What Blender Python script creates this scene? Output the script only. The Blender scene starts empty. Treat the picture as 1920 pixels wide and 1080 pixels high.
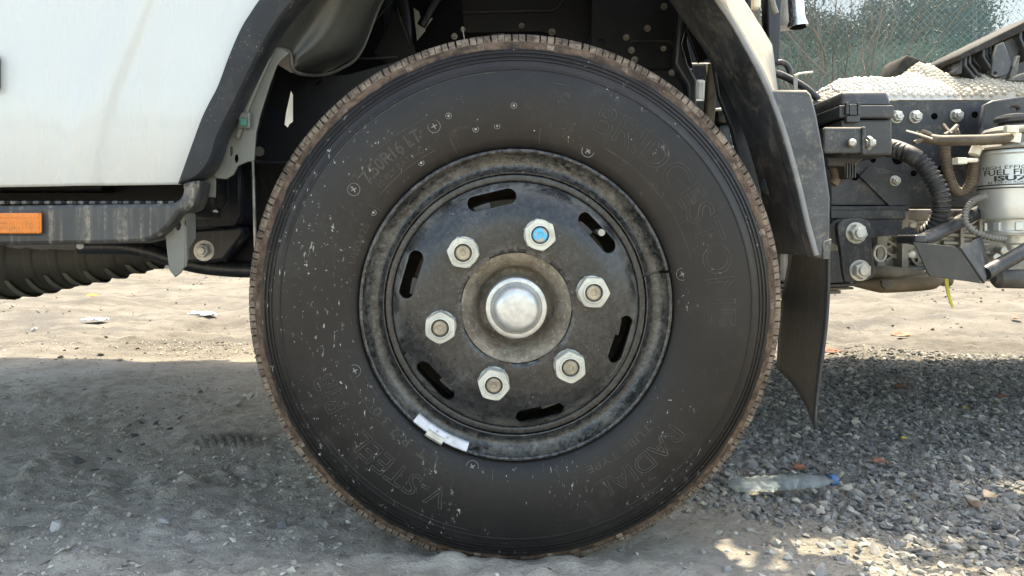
import bpy, bmesh, math, random
import numpy as np
from mathutils import Matrix, Vector, noise as mnoise

random.seed(7)
RNG = np.random.default_rng(7)
SC = bpy.context.scene
COL = SC.collection
rad = math.radians

# ------------------------------------------------------------------ camera
F, U0, V0, H = 1392.0, 920.0, 450.0, 0.49        # focal length in px of a 1920 wide frame, vanishing point, height
cam_d = bpy.data.cameras.new('camera')
cam_d.sensor_width = 36.0
cam_d.lens = 36.0 * F / 1920.0
cam_d.shift_x = (960 - U0) / 1920.0
cam_d.shift_y = -(540 - V0) / 1920.0
cam_d.clip_start = 0.02
cam_d.clip_end = 500
cam = bpy.data.objects.new('camera', cam_d)
cam.location = (0, 0, H)
cam.rotation_euler = (rad(90), 0, 0)
COL.objects.link(cam)
SC.camera = cam

# ------------------------------------------------------------------ sky, sun, exposure
SUN_EL, SUN_AZ = 66.0, 28.0          # degrees; azimuth from +Y (behind the truck) towards +X
world = bpy.data.worlds.new('World')
SC.world = world
world.use_nodes = True
wn = world.node_tree.nodes
wn.clear()
sky = wn.new('ShaderNodeTexSky')
sky.sky_type = 'NISHITA'
sky.sun_disc = False
sky.sun_elevation = rad(SUN_EL)
sky.sun_rotation = rad(SUN_AZ)
sky.air_density = 1.0
sky.dust_density = 2.4
sky.ozone_density = 0.6
bg = wn.new('ShaderNodeBackground')
bg.inputs['Strength'].default_value = 0.15
wo = wn.new('ShaderNodeOutputWorld')
world.node_tree.links.new(sky.outputs[0], bg.inputs['Color'])
world.node_tree.links.new(bg.outputs[0], wo.inputs['Surface'])
sun_d = bpy.data.lights.new('sun', 'SUN')
sun_d.energy = 2.0
sun_d.angle = rad(0.9)
sun_d.color = (1.0, 0.955, 0.88)
sun = bpy.data.objects.new('sun', sun_d)
to_sun = Vector((math.cos(rad(SUN_EL)) * math.sin(rad(SUN_AZ)), math.cos(rad(SUN_EL)) * math.cos(rad(SUN_AZ)), math.sin(rad(SUN_EL))))
sun.rotation_euler = to_sun.to_track_quat('Z', 'Y').to_euler()
sun.location = to_sun * 20
COL.objects.link(sun)
SC.view_settings.view_transform = 'Standard'
SC.view_settings.look = 'None'
SC.view_settings.exposure = 2.42
SC.view_settings.gamma = 1.0
SC.view_settings.use_curve_mapping = False
SC.view_settings.use_white_balance = True      # the camera balanced for open shade
SC.view_settings.white_balance_temperature = 8200
SC.view_settings.white_balance_tint = 6
SC.render.engine = 'CYCLES'
SC.cycles.use_denoising = True
SC.cycles.max_bounces = 6
SC.cycles.diffuse_bounces = 4
SC.cycles.transparent_max_bounces = 12

# ------------------------------------------------------------------ helpers
def P(px, py, D):
    """point of the place that lies D metres in front of the lens plane"""
    return Vector(((px - U0) * D / F, D, H - (py - V0) * D / F))

def wm(o):
    m = o.matrix_parent_inverse @ o.matrix_basis
    return wm(o.parent) @ m if o.parent else o.matrix_basis.copy()

def link(o, parent=None):
    COL.objects.link(o)
    if parent is not None:
        o.parent = parent
        o.matrix_parent_inverse = wm(parent).inverted()
    return o

def obj(name, me, m, parent=None, smooth=False, auto=None):
    o = bpy.data.objects.new(name, me)
    if m is not None and not me.materials:
        me.materials.append(m)
    if smooth:
        me.polygons.foreach_set('use_smooth', [True] * len(me.polygons))
        if auto:
            me.set_sharp_from_angle(angle=rad(auto))
    return link(o, parent)

def copy_of(o, parent, basis):
    c = o.copy()
    COL.objects.link(c)
    c.parent = parent
    c.matrix_parent_inverse = wm(parent).inverted() if parent else Matrix()
    c.matrix_basis = basis
    return c

def tag(o, label, cat=None, group=None, kind=None):
    if label: o['label'] = label
    if cat: o['category'] = cat
    if group: o['group'] = group
    if kind: o['kind'] = kind
    return o

def empty(name, loc):
    o = bpy.data.objects.new(name, None)
    o.empty_display_size = 0.1
    o.location = loc
    COL.objects.link(o)
    return o

def mesh(name, verts, faces):
    me = bpy.data.meshes.new(name)
    me.from_pydata([tuple(v) for v in verts], [], faces)
    me.update()
    return me

def catmull(pts, n=8, closed=False):
    pts = [Vector(p) for p in pts]
    out = []
    N = len(pts)
    rng = range(N if closed else N - 1)
    for i in rng:
        if closed:
            p0, p1, p2, p3 = pts[(i-1) % N], pts[i], pts[(i+1) % N], pts[(i+2) % N]
        else:
            p1, p2 = pts[i], pts[i+1]
            p0 = pts[i-1] if i > 0 else p1 * 2 - p2
            p3 = pts[i+2] if i + 2 < N else p2 * 2 - p1
        for k in range(n):
            t = k / n
            out.append(0.5 * ((2*p1) + (p2-p0)*t + (2*p0-5*p1+4*p2-p3)*t*t + (3*p1-p0-3*p2+p3)*t**3))
    if not closed:
        out.append(pts[-1])
    return out

def plate_mesh(outer, D, thick, holes=(), bevel=0.0, world_xz=False):
    """flat sheet standing in the x-z plane; outer and holes are px outlines at depth D"""
    cu = bpy.data.curves.new('tmp', 'CURVE')
    cu.dimensions = '2D'
    cu.fill_mode = 'BOTH'
    b = min(bevel, thick * 0.49)
    cu.extrude = thick / 2 - b
    cu.bevel_depth = b
    cu.bevel_resolution = 1
    cu.offset = -b
    for loop in [outer] + list(holes):
        sp = cu.splines.new('POLY')
        sp.points.add(len(loop) - 1)
        for q, p in zip(sp.points, loop):
            if world_xz:
                q.co = (p[0], p[1], 0, 1)
            else:
                w = P(p[0], p[1], D)
                q.co = (w.x, w.z, 0, 1)
        sp.use_cyclic_u = True
    t = bpy.data.objects.new('tmp', cu)
    COL.objects.link(t)
    dg = bpy.context.evaluated_depsgraph_get()
    me = bpy.data.meshes.new_from_object(t.evaluated_get(dg))
    bpy.data.objects.remove(t)
    bpy.data.curves.remove(cu)
    R = Matrix.Translation((0, D + thick / 2, 0)) @ Matrix.Rotation(rad(90), 4, 'X')
    me.transform(R)
    me.materials.clear()
    return me

def plate(name, outer, D, thick, m, parent, holes=(), bevel=0.0015, world_xz=False):
    return obj(name, plate_mesh(outer, D, thick, holes, bevel, world_xz), m, parent)

def oval(cx, cy, rx, ry, n=16, rot=0.0):
    c, s = math.cos(rad(rot)), math.sin(rad(rot))
    out = []
    for k in range(n):
        a = 2 * math.pi * k / n
        x, y = rx * math.cos(a), ry * math.sin(a)
        out.append((cx + x*c - y*s, cy + x*s + y*c))
    return out

def sweep(path, radius, n=12, cap=True):
    """tube mesh data along world points; radius is a number or a list"""
    pts = [Vector(p) for p in path]
    N = len(pts)
    rr = radius if hasattr(radius, '__len__') else [radius] * N
    T = []
    for i in range(N):
        a, b = pts[max(i-1, 0)], pts[min(i+1, N-1)]
        T.append((b - a).normalized())
    up = Vector((0, 0, 1)) if abs(T[0].z) < 0.9 else Vector((1, 0, 0))
    u = (up - T[0] * up.dot(T[0])).normalized()
    verts, faces = [], []
    for i in range(N):
        u = (u - T[i] * u.dot(T[i])).normalized()
        v = T[i].cross(u)
        for k in range(n):
            a = 2 * math.pi * k / n
            verts.append(pts[i] + (u * math.cos(a) + v * math.sin(a)) * rr[i])
    for i in range(N - 1):
        for k in range(n):
            a, b = i*n + k, i*n + (k+1) % n
            faces.append((a, b, b + n, a + n))
    if cap:
        faces.append(tuple(range(n))[::-1])
        faces.append(tuple((N-1)*n + k for k in range(n)))
    return verts, faces

def tube(name, path, radius, m, parent, n=12, sub=8, ridge=0.0, pitch=0.008):
    pts = catmull(path, sub) if sub else [Vector(p) for p in path]
    r = radius
    if ridge:
        L = [0.0]
        for a, b in zip(pts, pts[1:]): L.append(L[-1] + (b-a).length)
        cnt = max(int(L[-1] / (pitch / 4)), 8)
        new, rr = [], []
        j = 0
        for i in range(cnt + 1):
            s = L[-1] * i / cnt
            while j < len(L) - 2 and L[j+1] < s: j += 1
            t = (s - L[j]) / max(L[j+1] - L[j], 1e-9)
            new.append(pts[j].lerp(pts[j+1], t))
            rr.append(radius + (ridge if (i % 4) in (1, 2) else -ridge))
        pts, r = new, rr
    v, f = sweep(pts, r, n)
    return obj(name, mesh(name, v, f), m, parent, smooth=True, auto=40)

def box_mesh(name, lo, hi, bevel=0.0):
    bm = bmesh.new()
    bmesh.ops.create_cube(bm, size=1)
    for v in bm.verts:
        v.co = Vector([(lo[i] + hi[i]) / 2 + v.co[i] * (hi[i] - lo[i]) for i in range(3)])
    if bevel:
        bmesh.ops.bevel(bm, geom=list(bm.edges), offset=bevel, segments=2, affect='EDGES', profile=0.5)
    me = bpy.data.meshes.new(name)
    bm.to_mesh(me); bm.free()
    return me

def box(name, lo, hi, m, parent, bevel=0.003):
    return obj(name, box_mesh(name, lo, hi, bevel), m, parent)

def pbox(name, x0, y0, x1, y1, D0, D1, m, parent, bevel=0.003):
    """box whose front face covers the px rectangle at depth D0"""
    a, b = P(x0, y1, D0), P(x1, y0, D0)
    return box(name, (a.x, D0, a.z), (b.x, D1, b.z), m, parent, bevel)

def lathe(profile, seg=128, a0=0.0, a1=360.0):
    """profile of (radius, depth) turned round the Y axis; local coordinates"""
    full = abs(a1 - a0 - 360) < 1e-6
    cols = seg if full else seg + 1
    verts, faces = [], []
    for k in range(cols):
        a = rad(a0 + (a1 - a0) * k / seg)
        c, s = math.cos(a), math.sin(a)
        for r, d in profile:
            verts.append((r * c, d, r * s))
    n = len(profile)
    for k in range(seg):
        k2 = (k + 1) % cols
        for i in range(n - 1):
            faces.append((k*n + i, k2*n + i, k2*n + i + 1, k*n + i + 1))
    return verts, faces

def join_data(parts):
    V, Fc = [], []
    for v, f in parts:
        o = len(V)
        V += list(v)
        Fc += [tuple(i + o for i in q) for q in f]
    return V, Fc

def bolt_data(r, hh, washer=1.35, stud=0.55, ring=True):
    """hex nut on a washer with a stud end; looks along -Y, base on y=0"""
    parts = []
    if washer:
        parts.append(lathe([(0, -0.0015), (r*washer*0.97, -0.0015), (r*washer, -0.0008), (r*washer, 0.002)], 20))
    hexv, hexf = [], []
    for d, s in ((-0.001, 1.0), (-hh*0.82, 1.0), (-hh, 0.86), (-hh, 0.62), (-hh*0.75, 0.58)):
        for k in range(6):
            hexv.append((r*s*math.cos(k*math.pi/3), d, r*s*math.sin(k*math.pi/3)))
    for i in range(4):
        for k in range(6):
            a, b = i*6 + k, i*6 + (k+1) % 6
            hexf.append((a, b, b + 6, a + 6))
    hexf.append(tuple(24 + k for k in range(6)))
    parts.append((hexv, hexf))
    if stud:
        parts.append(lathe([(0, -hh*1.35), (r*stud*0.85, -hh*1.35), (r*stud, -hh*1.2), (r*stud, -hh*0.5)], 14))
    return join_data(parts)

# ------------------------------------------------------------------ procedural materials
class N:
    def __init__(s, name):
        s.m = bpy.data.materials.new(name)
        s.m.use_nodes = True
        s.t = s.m.node_tree
        s.b = s.t.nodes['Principled BSDF']
        s.out = s.t.nodes['Material Output']
        s.pos = None
    def node(s, typ, **kw):
        n = s.t.nodes.new(typ)
        for k, v in kw.items(): setattr(n, k, v)
        return n
    def put(s, sock, v):
        if isinstance(v, bpy.types.NodeSocket): s.t.links.new(v, sock)
        elif v is not None: sock.default_value = v
    def P(s):
        if s.pos is None:
            s.pos = s.node('ShaderNodeNewGeometry').outputs['Position']
        return s.pos
    def scaled(s, sc):
        n = s.node('ShaderNodeVectorMath', operation='MULTIPLY')
        s.put(n.inputs[0], s.P()); n.inputs[1].default_value = sc
        return n.outputs[0]
    def noise(s, scale, detail=4, rough=0.55, vec=None, dist=0.0):
        n = s.node('ShaderNodeTexNoise')
        s.put(n.inputs['Vector'], vec if vec is not None else s.P())
        n.inputs['Scale'].default_value = scale
        n.inputs['Detail'].default_value = detail
        n.inputs['Roughness'].default_value = rough
        n.inputs['Distortion'].default_value = dist
        return n.outputs['Fac']
    def voro(s, scale, feature='F1', vec=None, out='Distance', rnd=1.0):
        n = s.node('ShaderNodeTexVoronoi', feature=feature)
        s.put(n.inputs['Vector'], vec if vec is not None else s.P())
        n.inputs['Scale'].default_value = scale
        n.inputs['Randomness'].default_value = rnd
        return n.outputs[out]
    def ramp(s, fac, a, b, lo=0.0, hi=1.0):
        n = s.node('ShaderNodeMapRange')
        n.interpolation_type = 'SMOOTHSTEP'
        s.put(n.inputs['Value'], fac)
        n.inputs['From Min'].default_value = a; n.inputs['From Max'].default_value = b
        n.inputs['To Min'].default_value = lo; n.inputs['To Max'].default_value = hi
        return n.outputs['Result']
    def math(s, op, a, b=None, c=None):
        n = s.node('ShaderNodeMath', operation=op)
        s.put(n.inputs[0], a)
        if b is not None: s.put(n.inputs[1], b)
        if c is not None: s.put(n.inputs[2], c)
        return n.outputs[0]
    def mix(s, fac, a, b):
        n = s.node('ShaderNodeMix', data_type='RGBA')
        s.put(n.inputs[0], fac)
        s.put(n.inputs[6], a if isinstance(a, bpy.types.NodeSocket) else (*a, 1)[:4])
        s.put(n.inputs[7], b if isinstance(b, bpy.types.NodeSocket) else (*b, 1)[:4])
        return n.outputs[2]
    def xyz(s):
        n = s.node('ShaderNodeSeparateXYZ'); s.put(n.inputs[0], s.P())
        return n.outputs
    def radius(s, c):
        """distance from the wheel's axle"""
        n = s.node('ShaderNodeVectorMath', operation='SUBTRACT'); s.put(n.inputs[0], s.P()); n.inputs[1].default_value = c
        m = s.node('ShaderNodeVectorMath', operation='MULTIPLY'); s.put(m.inputs[0], n.outputs[0]); m.inputs[1].default_value = (1, 0, 1)
        l = s.node('ShaderNodeVectorMath', operation='LENGTH'); s.put(l.inputs[0], m.outputs[0])
        return l.outputs['Value']
    def bump(s, h, strength=0.3, dist=0.002):
        n = s.node('ShaderNodeBump')
        n.inputs['Strength'].default_value = strength
        n.inputs['Distance'].default_value = dist
        s.put(n.inputs['Height'], h)
        s.put(s.b.inputs['Normal'], n.outputs['Normal'])
    def fin(s, col, rough=0.5, metal=0.0, spec=0.5, coat=0.0):
        s.put(s.b.inputs['Base Color'], col if isinstance(col, bpy.types.NodeSocket) else (*col, 1)[:4])
        s.put(s.b.inputs['Roughness'], rough)
        s.put(s.b.inputs['Metallic'], metal)
        s.put(s.b.inputs['Specular IOR Level'], spec)
        s.put(s.b.inputs['Coat Weight'], coat)
        return s.m

DUST = (0.36, 0.32, 0.25)
def dusty(name, col, rough=0.5, metal=0.0, dust=0.5, var=0.35, scale=26.0, bump=0.25, dcol=DUST, coat=0.0, streak=False, spec=0.5, specks=0.0, sunlit_dust=0.0):
    """paint, plastic or metal under a broken film of road dust"""
    n = N(name)
    big = n.noise(scale * 0.3, 3, 0.6)
    fine = n.noise(scale * 6, 4, 0.65)
    vec = n.scaled((90, 90, 4)) if streak else None
    film = n.noise(1.0, 3, 0.6, vec) if streak else n.noise(scale, 6, 0.72, dist=0.6)
    c = n.mix(n.ramp(big, 0.3, 0.7), tuple(x * (1 - var) for x in col), tuple(min(1, x * (1 + var)) for x in col))
    mask = n.math('MULTIPLY', n.ramp(film, 0.46, 0.78), n.ramp(fine, 0.3, 0.65))
    mask = n.math('MULTIPLY', mask, dust)
    if specks:
        sp = n.ramp(n.voro(230), 0.20, 0.12)
        keep = n.ramp(n.noise(40, 2), 0.5, 0.62)
        mask = n.math('MAXIMUM', mask, n.math('MULTIPLY', n.math('MULTIPLY', sp, keep), specks))
    if sunlit_dust:      # pale layer on faces that look up: settled dust and painted sunlight
        up = n.node('ShaderNodeSeparateXYZ'); n.put(up.inputs[0], n.node('ShaderNodeNewGeometry').outputs['Normal'])
        lay = n.math('MULTIPLY', n.ramp(up.outputs['Z'], 0.06, 0.42), n.ramp(n.noise(scale * 0.7, 5, 0.7), 0.2, 0.6, 0.45, 1.0))
        mask = n.math('MAXIMUM', mask, n.math('MULTIPLY', lay, sunlit_dust))
    c = n.mix(mask, c, dcol)
    r = n.math('ADD', n.math('MULTIPLY', mask, 0.9 - rough), n.ramp(fine, 0.2, 0.8, rough - 0.07, rough + 0.09))
    if bump: n.bump(n.math('ADD', fine, n.math('MULTIPLY', mask, 0.6)), bump, 0.0008)
    mt = n.math('SUBTRACT', metal, n.math('MULTIPLY', mask, metal)) if metal else 0.0
    return n.fin(c, r, mt, spec, coat)

M = {}
M['plastic'] = dusty('black_plastic', (0.022, 0.024, 0.027), 0.46, dust=0.28, streak=False)
M['plastic_flare'] = dusty('flare_plastic', (0.016, 0.019, 0.024), 0.48, dust=0.10, scale=18, specks=0.6, spec=0.3)
M['plastic_step'] = dusty('step_plastic', (0.028, 0.030, 0.032), 0.5, dust=0.75, streak=True)
M['frame'] = dusty('frame_paint', (0.010, 0.012, 0.016), 0.36, dust=0.16, streak=True)
M['frame_dusty'] = dusty('frame_paint_dusty', (0.016, 0.019, 0.024), 0.42, dust=0.38, streak=False, scale=34)
M['well'] = dusty('well_black', (0.005, 0.006, 0.008), 0.45, dust=0.02, bump=0.1, spec=0.2)
M['primer'] = dusty('underbody_grey', (0.11, 0.115, 0.105), 0.40, dust=0.45, scale=12, bump=0.1)
M['liner'] = dusty('liner_grey', (0.050, 0.053, 0.049), 0.38, dust=0.12, scale=8, bump=0.1)
M['zinc'] = dusty('zinc', (0.44, 0.44, 0.41), 0.45, 0.6, dust=0.5, scale=90)
M['nut'] = dusty('nut_zinc', (0.47, 0.48, 0.435), 0.45, 0.40, dust=0.75, scale=55, var=0.2, dcol=(0.30, 0.25, 0.17))
M['cast'] = dusty('cast_aluminium', (0.21, 0.205, 0.19), 0.55, 0.35, dust=0.4, scale=40, bump=0.5)
M['cast_dark'] = dusty('cast_iron', (0.10, 0.085, 0.065), 0.7, 0.2, dust=0.5, scale=40, bump=0.5)
M['rubber'] = dusty('rubber_hose', (0.020, 0.021, 0.023), 0.55, dust=0.35, scale=50)
M['rubber_brown'] = dusty('rubber_hose_brown', (0.085, 0.065, 0.045), 0.6, dust=0.5, scale=60)
M['chrome'] = dusty('polished_steel', (0.66, 0.69, 0.74), 0.24, 0.9, dust=0.2, scale=30)
M['white_plastic'] = dusty('white_plastic', (0.66, 0.63, 0.53), 0.5, dust=0.2)
M['filter'] = dusty('filter_can', (0.56, 0.58, 0.56), 0.40, 0.55, dust=0.25, scale=26, var=0.12)
M['zinc_shade'] = dusty('shaded_zinc', (0.16, 0.155, 0.14), 0.5, 0.5, dust=0.3, scale=90)  # zinc darkened for bolts in the shade of well and step
M['ink'] = dusty('black_print', (0.03, 0.03, 0.03), 0.6, dust=0.1, bump=0)
M['teal'] = dusty('green_clip', (0.02, 0.11, 0.085), 0.5, dust=0.1)
M['guard'] = dusty('mudguard_plastic', (0.040, 0.044, 0.050), 0.42, dust=0.6, scale=30, specks=0.5, sunlit_dust=0.95)
M['guard_top'] = M['guard']
M['strap'] = dusty('yellow_strap', (0.42, 0.38, 0.05), 0.6, dust=0.2)
M['skid'] = dusty('bracket_paint', (0.030, 0.031, 0.031), 0.5, dust=0.10, scale=14)

# ------------------------------------------------------------------ ground
_perm = RNG.random((256, 256))
def vnoise(x, y):
    xi = np.floor(x).astype(int); yi = np.floor(y).astype(int)
    fx = x - xi; fy = y - yi
    fx = fx*fx*(3-2*fx); fy = fy*fy*(3-2*fy)
    a = _perm[xi & 255, yi & 255]; b = _perm[(xi+1) & 255, yi & 255]
    c = _perm[xi & 255, (yi+1) & 255]; d = _perm[(xi+1) & 255, (yi+1) & 255]
    return (a*(1-fx)+b*fx)*(1-fy) + (c*(1-fx)+d*fx)*fy - 0.5
def fbm(x, y, f, o=4, g=0.5):
    s = 0; a = 1.0
    for k in range(o):
        s = s + a * vnoise(x*f + 13.7*k, y*f + 7.1*k); a *= g; f *= 2.03
    return s
def gh(x, y):
    """height of the ground"""
    x = np.asarray(x, float); y = np.asarray(y, float)
    near = np.clip((3.6 - y) / 2.0, 0.25, 1)
    h = 0.030 * fbm(x, y, 1.1, 3) + 0.018 * fbm(x, y, 5.0, 3) * near
    left = 1 / (1 + np.exp((x - 0.25) * 8))
    clod = np.clip(fbm(x, y, 16.0, 4, 0.6) - 0.12, 0, 1) * np.clip(fbm(x + 31, y, 2.6, 2) + 0.35, 0, 1)
    h = h + left * near * (0.055 * clod + 0.008 * fbm(x, y, 45.0, 3, 0.6))
    h = h + (1 - left) * 0.008 * fbm(x, y, 30.0, 3, 0.6)
    tr_ = np.exp(-(((x + 0.64) / 0.085) ** 4 + ((y - 1.83) / 0.06) ** 4))      # a print of tread in the dirt
    h = h * (1 - 0.7 * tr_) + tr_ * (0.004 + 0.007 * np.sin((x + 0.5 * y) * 2 * np.pi / 0.022))
    rut = np.exp(-((y - 1.24) / 0.14) ** 2)           # the track the tyre stands in
    h = h * (1 - 0.75 * rut * np.exp(-((x - 0.04) / 0.35) ** 2))
    h = h + 0.16 * np.clip((y - 5.0) / 9.0, 0, 1) * (0.6 + 0.8 * fbm(x, y, 0.35, 3))
    h = h + 0.016 * np.exp(-((y - 1.118) / 0.022) ** 2) * np.exp(-((x - 0.04) / 0.22) ** 4) * (0.6 + 1.2 * fbm(x, y, 18, 3))
    h = h + 0.065 * fbm(x * 0.6, y, 3.0, 5, 0.65) * np.clip((y - 2.9) / 0.8, 0, 1) * np.clip((14 - y) / 6, 0, 1)
    h = h + 0.05 * np.clip(fbm(x + 5, y, 0.9, 3), 0, 1) * np.clip((y - 3.2) / 1.5, 0, 1)
    return h

def axis(fine_lo, fine_hi, step, lo, hi, grow=1.07):
    a = list(np.arange(fine_lo, fine_hi, step))
    s = step; v = a[-1]
    while v < hi:
        s *= grow; v += s; a.append(v)
    s = step; v = a[0]; b = []
    while v > lo:
        s *= grow; v -= s; b.append(v)
    return np.array(b[::-1] + a)
gx = axis(-1.75, 2.15, 0.0085, -90, 90)
gy = axis(0.85, 3.3, 0.0075, -30, 130, 1.035)
X, Y = np.meshgrid(gx, gy)
Z = gh(X, Y)
co = np.stack([X, Y, Z], -1).reshape(-1, 3)
nx, ny = len(gx), len(gy)
i0 = (np.arange(ny-1)[:, None] * nx + np.arange(nx-1)[None, :]).reshape(-1)
quads = np.stack([i0, i0+1, i0+nx+1, i0+nx], -1)
def fast_mesh(name, co, quads, flat=False):
    me = bpy.data.meshes.new(name)
    k = quads.shape[1]
    me.vertices.add(len(co)); me.vertices.foreach_set('co', co.astype(np.float32).ravel())
    me.loops.add(quads.size); me.loops.foreach_set('vertex_index', quads.astype(np.int32).ravel())
    me.polygons.add(len(quads))
    me.polygons.foreach_set('loop_start', np.arange(0, quads.size, k, dtype=np.int32))
    me.update(calc_edges=True)
    if flat:
        me.attributes.new('sharp_face', 'BOOLEAN', 'FACE').data.foreach_set('value', np.ones(len(quads), dtype=bool))
    return me
n = N('dirt')
xyz = n.xyz()
wob = n.noise(1.6, 4, 0.6)
xw = n.math('ADD', xyz['X'], n.math('MULTIPLY', n.math('SUBTRACT', wob, 0.5), 0.9))
yw = n.math('ADD', xyz['Y'], n.math('MULTIPLY', n.math('SUBTRACT', wob, 0.5), 0.9))
grav = n.ramp(xw, 0.20, 0.55)
sunlit_mask = n.ramp(yw, 2.4, 3.4)
nb = n.noise(3.0, 5, 0.62)
nf = n.noise(120, 5, 0.7)
nm = n.noise(22, 5, 0.65, dist=0.5)
dirt = n.mix(n.ramp(nm, 0.3, 0.72), (0.37, 0.335, 0.28), (0.52, 0.475, 0.405))  # ground in the truck's shade, painted lighter to offset it
dirt = n.mix(n.ramp(nb, 0.45, 0.7), dirt, (0.55, 0.51, 0.45))
dark = n.ramp(n.noise(6.0, 5, 0.7, dist=1.0), 0.60, 0.72)
dirt = n.mix(n.math('MULTIPLY', dark, 0.6), dirt, (0.17, 0.168, 0.162))
gravc = n.mix(n.ramp(nf, 0.3, 0.7), (0.25, 0.23, 0.195), (0.40, 0.37, 0.31))
sand = n.mix(n.ramp(nb, 0.3, 0.7), (0.150, 0.138, 0.118), (0.215, 0.200, 0.174))  # same ground out in the sun, painted darker against the glare
sand = n.mix(n.math('MULTIPLY', n.ramp(n.noise(1.3, 5, 0.68, vec=n.scaled((1, 2.2, 1))), 0.47, 0.62), 0.9), sand, (0.125, 0.119, 0.109))
sand = n.mix(n.math('MULTIPLY', n.ramp(n.noise(0.9, 6, 0.72, vec=n.scaled((1.5, 4.0, 1)), dist=0.8), 0.50, 0.60), 0.6), sand, (0.105, 0.095, 0.082))
c = n.mix(grav, dirt, gravc)
c = n.mix(sunlit_mask, c, sand)
c = n.mix(n.ramp(n.noise(300, 2), 0.62, 0.75), c, (0.42, 0.40, 0.36))
c = n.mix(n.math('MULTIPLY', n.ramp(nf, 0.50, 0.28), 0.30), c, (0.07, 0.066, 0.06))
n.bump(n.math('ADD', n.math('MULTIPLY', nf, 0.8), n.noise(48, 7, 0.75)), 1.0, 0.011)
n.fin(c, 0.93, 0, 0.2)
M['dirt'] = n.m
ground = obj('ground', fast_mesh('ground', co, quads), M['dirt'], None, smooth=True)
tag(ground, None, kind='structure')

# crushed stone: nobody could count it
def stone_mesh(name, xs, ys, sizes, tiny, sink=0.35, flat=0.72):
    if tiny:
        bv = np.array([(1, 0, 0), (-1, 0, 0), (0, 1, 0), (0, -1, 0), (0, 0, 1), (0, 0, -1)], float)
        bf = np.array([(0, 2, 4), (2, 1, 4), (1, 3, 4), (3, 0, 4), (2, 0, 5), (1, 2, 5), (3, 1, 5), (0, 3, 5)])
    else:
        ico = bmesh.new(); bmesh.ops.create_icosphere(ico, subdivisions=1, radius=1)
        bv = np.array([v.co[:] for v in ico.verts]); bf = np.array([[v.index for v in f.verts] for f in ico.faces]); ico.free()
    K, nv = len(xs), len(bv)
    jit = RNG.uniform(0.50, 1.35, (K, nv, 1))
    v = bv[None] * jit
    v *= np.stack([RNG.uniform(0.6, 1.5, K), RNG.uniform(0.6, 1.2, K), RNG.uniform(0.40, 1.0, K) * flat], -1)[:, None, :]
    ax, ay, az = [RNG.uniform(-a, a, K) for a in (0.7, 0.7, 3.14)]
    def rot(v, a, i, j):
        c, s = np.cos(a)[:, None], np.sin(a)[:, None]
        o = v.copy(); o[:, :, i] = v[:, :, i]*c - v[:, :, j]*s; o[:, :, j] = v[:, :, i]*s + v[:, :, j]*c
        return o
    v = rot(rot(rot(v, ax, 1, 2), ay, 0, 2), az, 0, 1) * sizes[:, None, None]
    v[:, :, 0] += xs[:, None]; v[:, :, 1] += ys[:, None]
    v[:, :, 2] += (gh(xs, ys) + sizes * sink * 0.5)[:, None]
    f = (bf[None] + (np.arange(K) * nv)[:, None, None]).reshape(-1, 3)
    me = fast_mesh(name, v.reshape(-1, 3), f, True)
    at = me.attributes.new('tint', 'FLOAT', 'POINT')
    at.data.foreach_set('value', np.repeat(RNG.random(K), nv).astype(np.float32))
    return me
def stone_mat(name, a, b, light):
    n = N(name)
    t = n.node('ShaderNodeAttribute', attribute_name='tint').outputs['Fac']
    c = n.mix(t, a, b)
    c = n.mix(n.ramp(t, 0.86, 0.93), c, light)
    c = n.mix(n.math('MULTIPLY', n.ramp(n.noise(170, 4, 0.7), 0.45, 0.7), 0.5), c, (0.34, 0.32, 0.28))
    n.bump(n.noise(400, 3), 0.35, 0.001)
    return n.fin(c, 0.85, 0, 0.3)
M['gravel'] = stone_mat('crushed_stone', (0.080, 0.081, 0.080), (0.28, 0.275, 0.26), (0.40, 0.37, 0.31))
M['chips'] = stone_mat('pale_chips', (0.19, 0.185, 0.175), (0.38, 0.36, 0.32), (0.52, 0.48, 0.40))
def scatter(K, x0, x1, y0, y1, keep):
    x = RNG.uniform(x0, x1, K); y = RNG.uniform(y0, y1, K)
    ok = RNG.random(K) < keep(x, y)
    return x[ok], y[ok]
def k_grav(x, y):
    e = 0.42 + 0.25 * fbm(x, y, 2.0, 2) + 0.30 * np.clip((1.3 - y) / 0.3, -0.6, 1)
    return np.clip((x - e) * 7, 0, 1) * np.clip((3.35 + 0.3 * fbm(x, y, 1.5, 2) - y) * 2.5, 0, 1)
x, y = scatter(98000, 0.1, 3.6, 0.95, 3.6, k_grav)
s = 0.0030 + 0.0100 * RNG.random(len(x)) ** 3.6
gr = obj('gravel', stone_mesh('gravel', x, y, s, 0), M['gravel'], None)
tag(gr, 'dark grey crushed stone spread over the ground right of the wheel', 'gravel', kind='stuff')
x, y = scatter(26000, 0.0, 2.4, 0.95, 1.75, lambda x, y: np.clip((x - 0.28) * 4, 0, 1) * np.clip((1.55 - y) * 3.0, 0, 1) * np.clip(0.55 + fbm(x, y, 3, 2), 0, 1))
s = 0.0028 + 0.0085 * RNG.random(len(x)) ** 3
ch = obj('stone_chips', stone_mesh('stone_chips', x, y, s, 0), M['chips'], None)
tag(ch, 'pale stone chips and grit in front of the gravel', 'stone chips', kind='stuff')
x, y = scatter(110000, -2.2, 0.6, 0.9, 3.4, lambda x, y: np.clip(0.22 + 1.5 * fbm(x, y, 3, 3), 0.05, 1))
s = 0.0012 + 0.0066 * RNG.random(len(x)) ** 5.5
cl = obj('dirt_crumbs', stone_mesh('dirt_crumbs', x, y, s, 1), stone_mat('crumbs', (0.20, 0.185, 0.16), (0.48, 0.44, 0.375), (0.56, 0.53, 0.47)), None)
tag(cl, 'small crumbs of dry dirt on the ground left of the wheel', 'dirt', kind='stuff')

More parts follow.
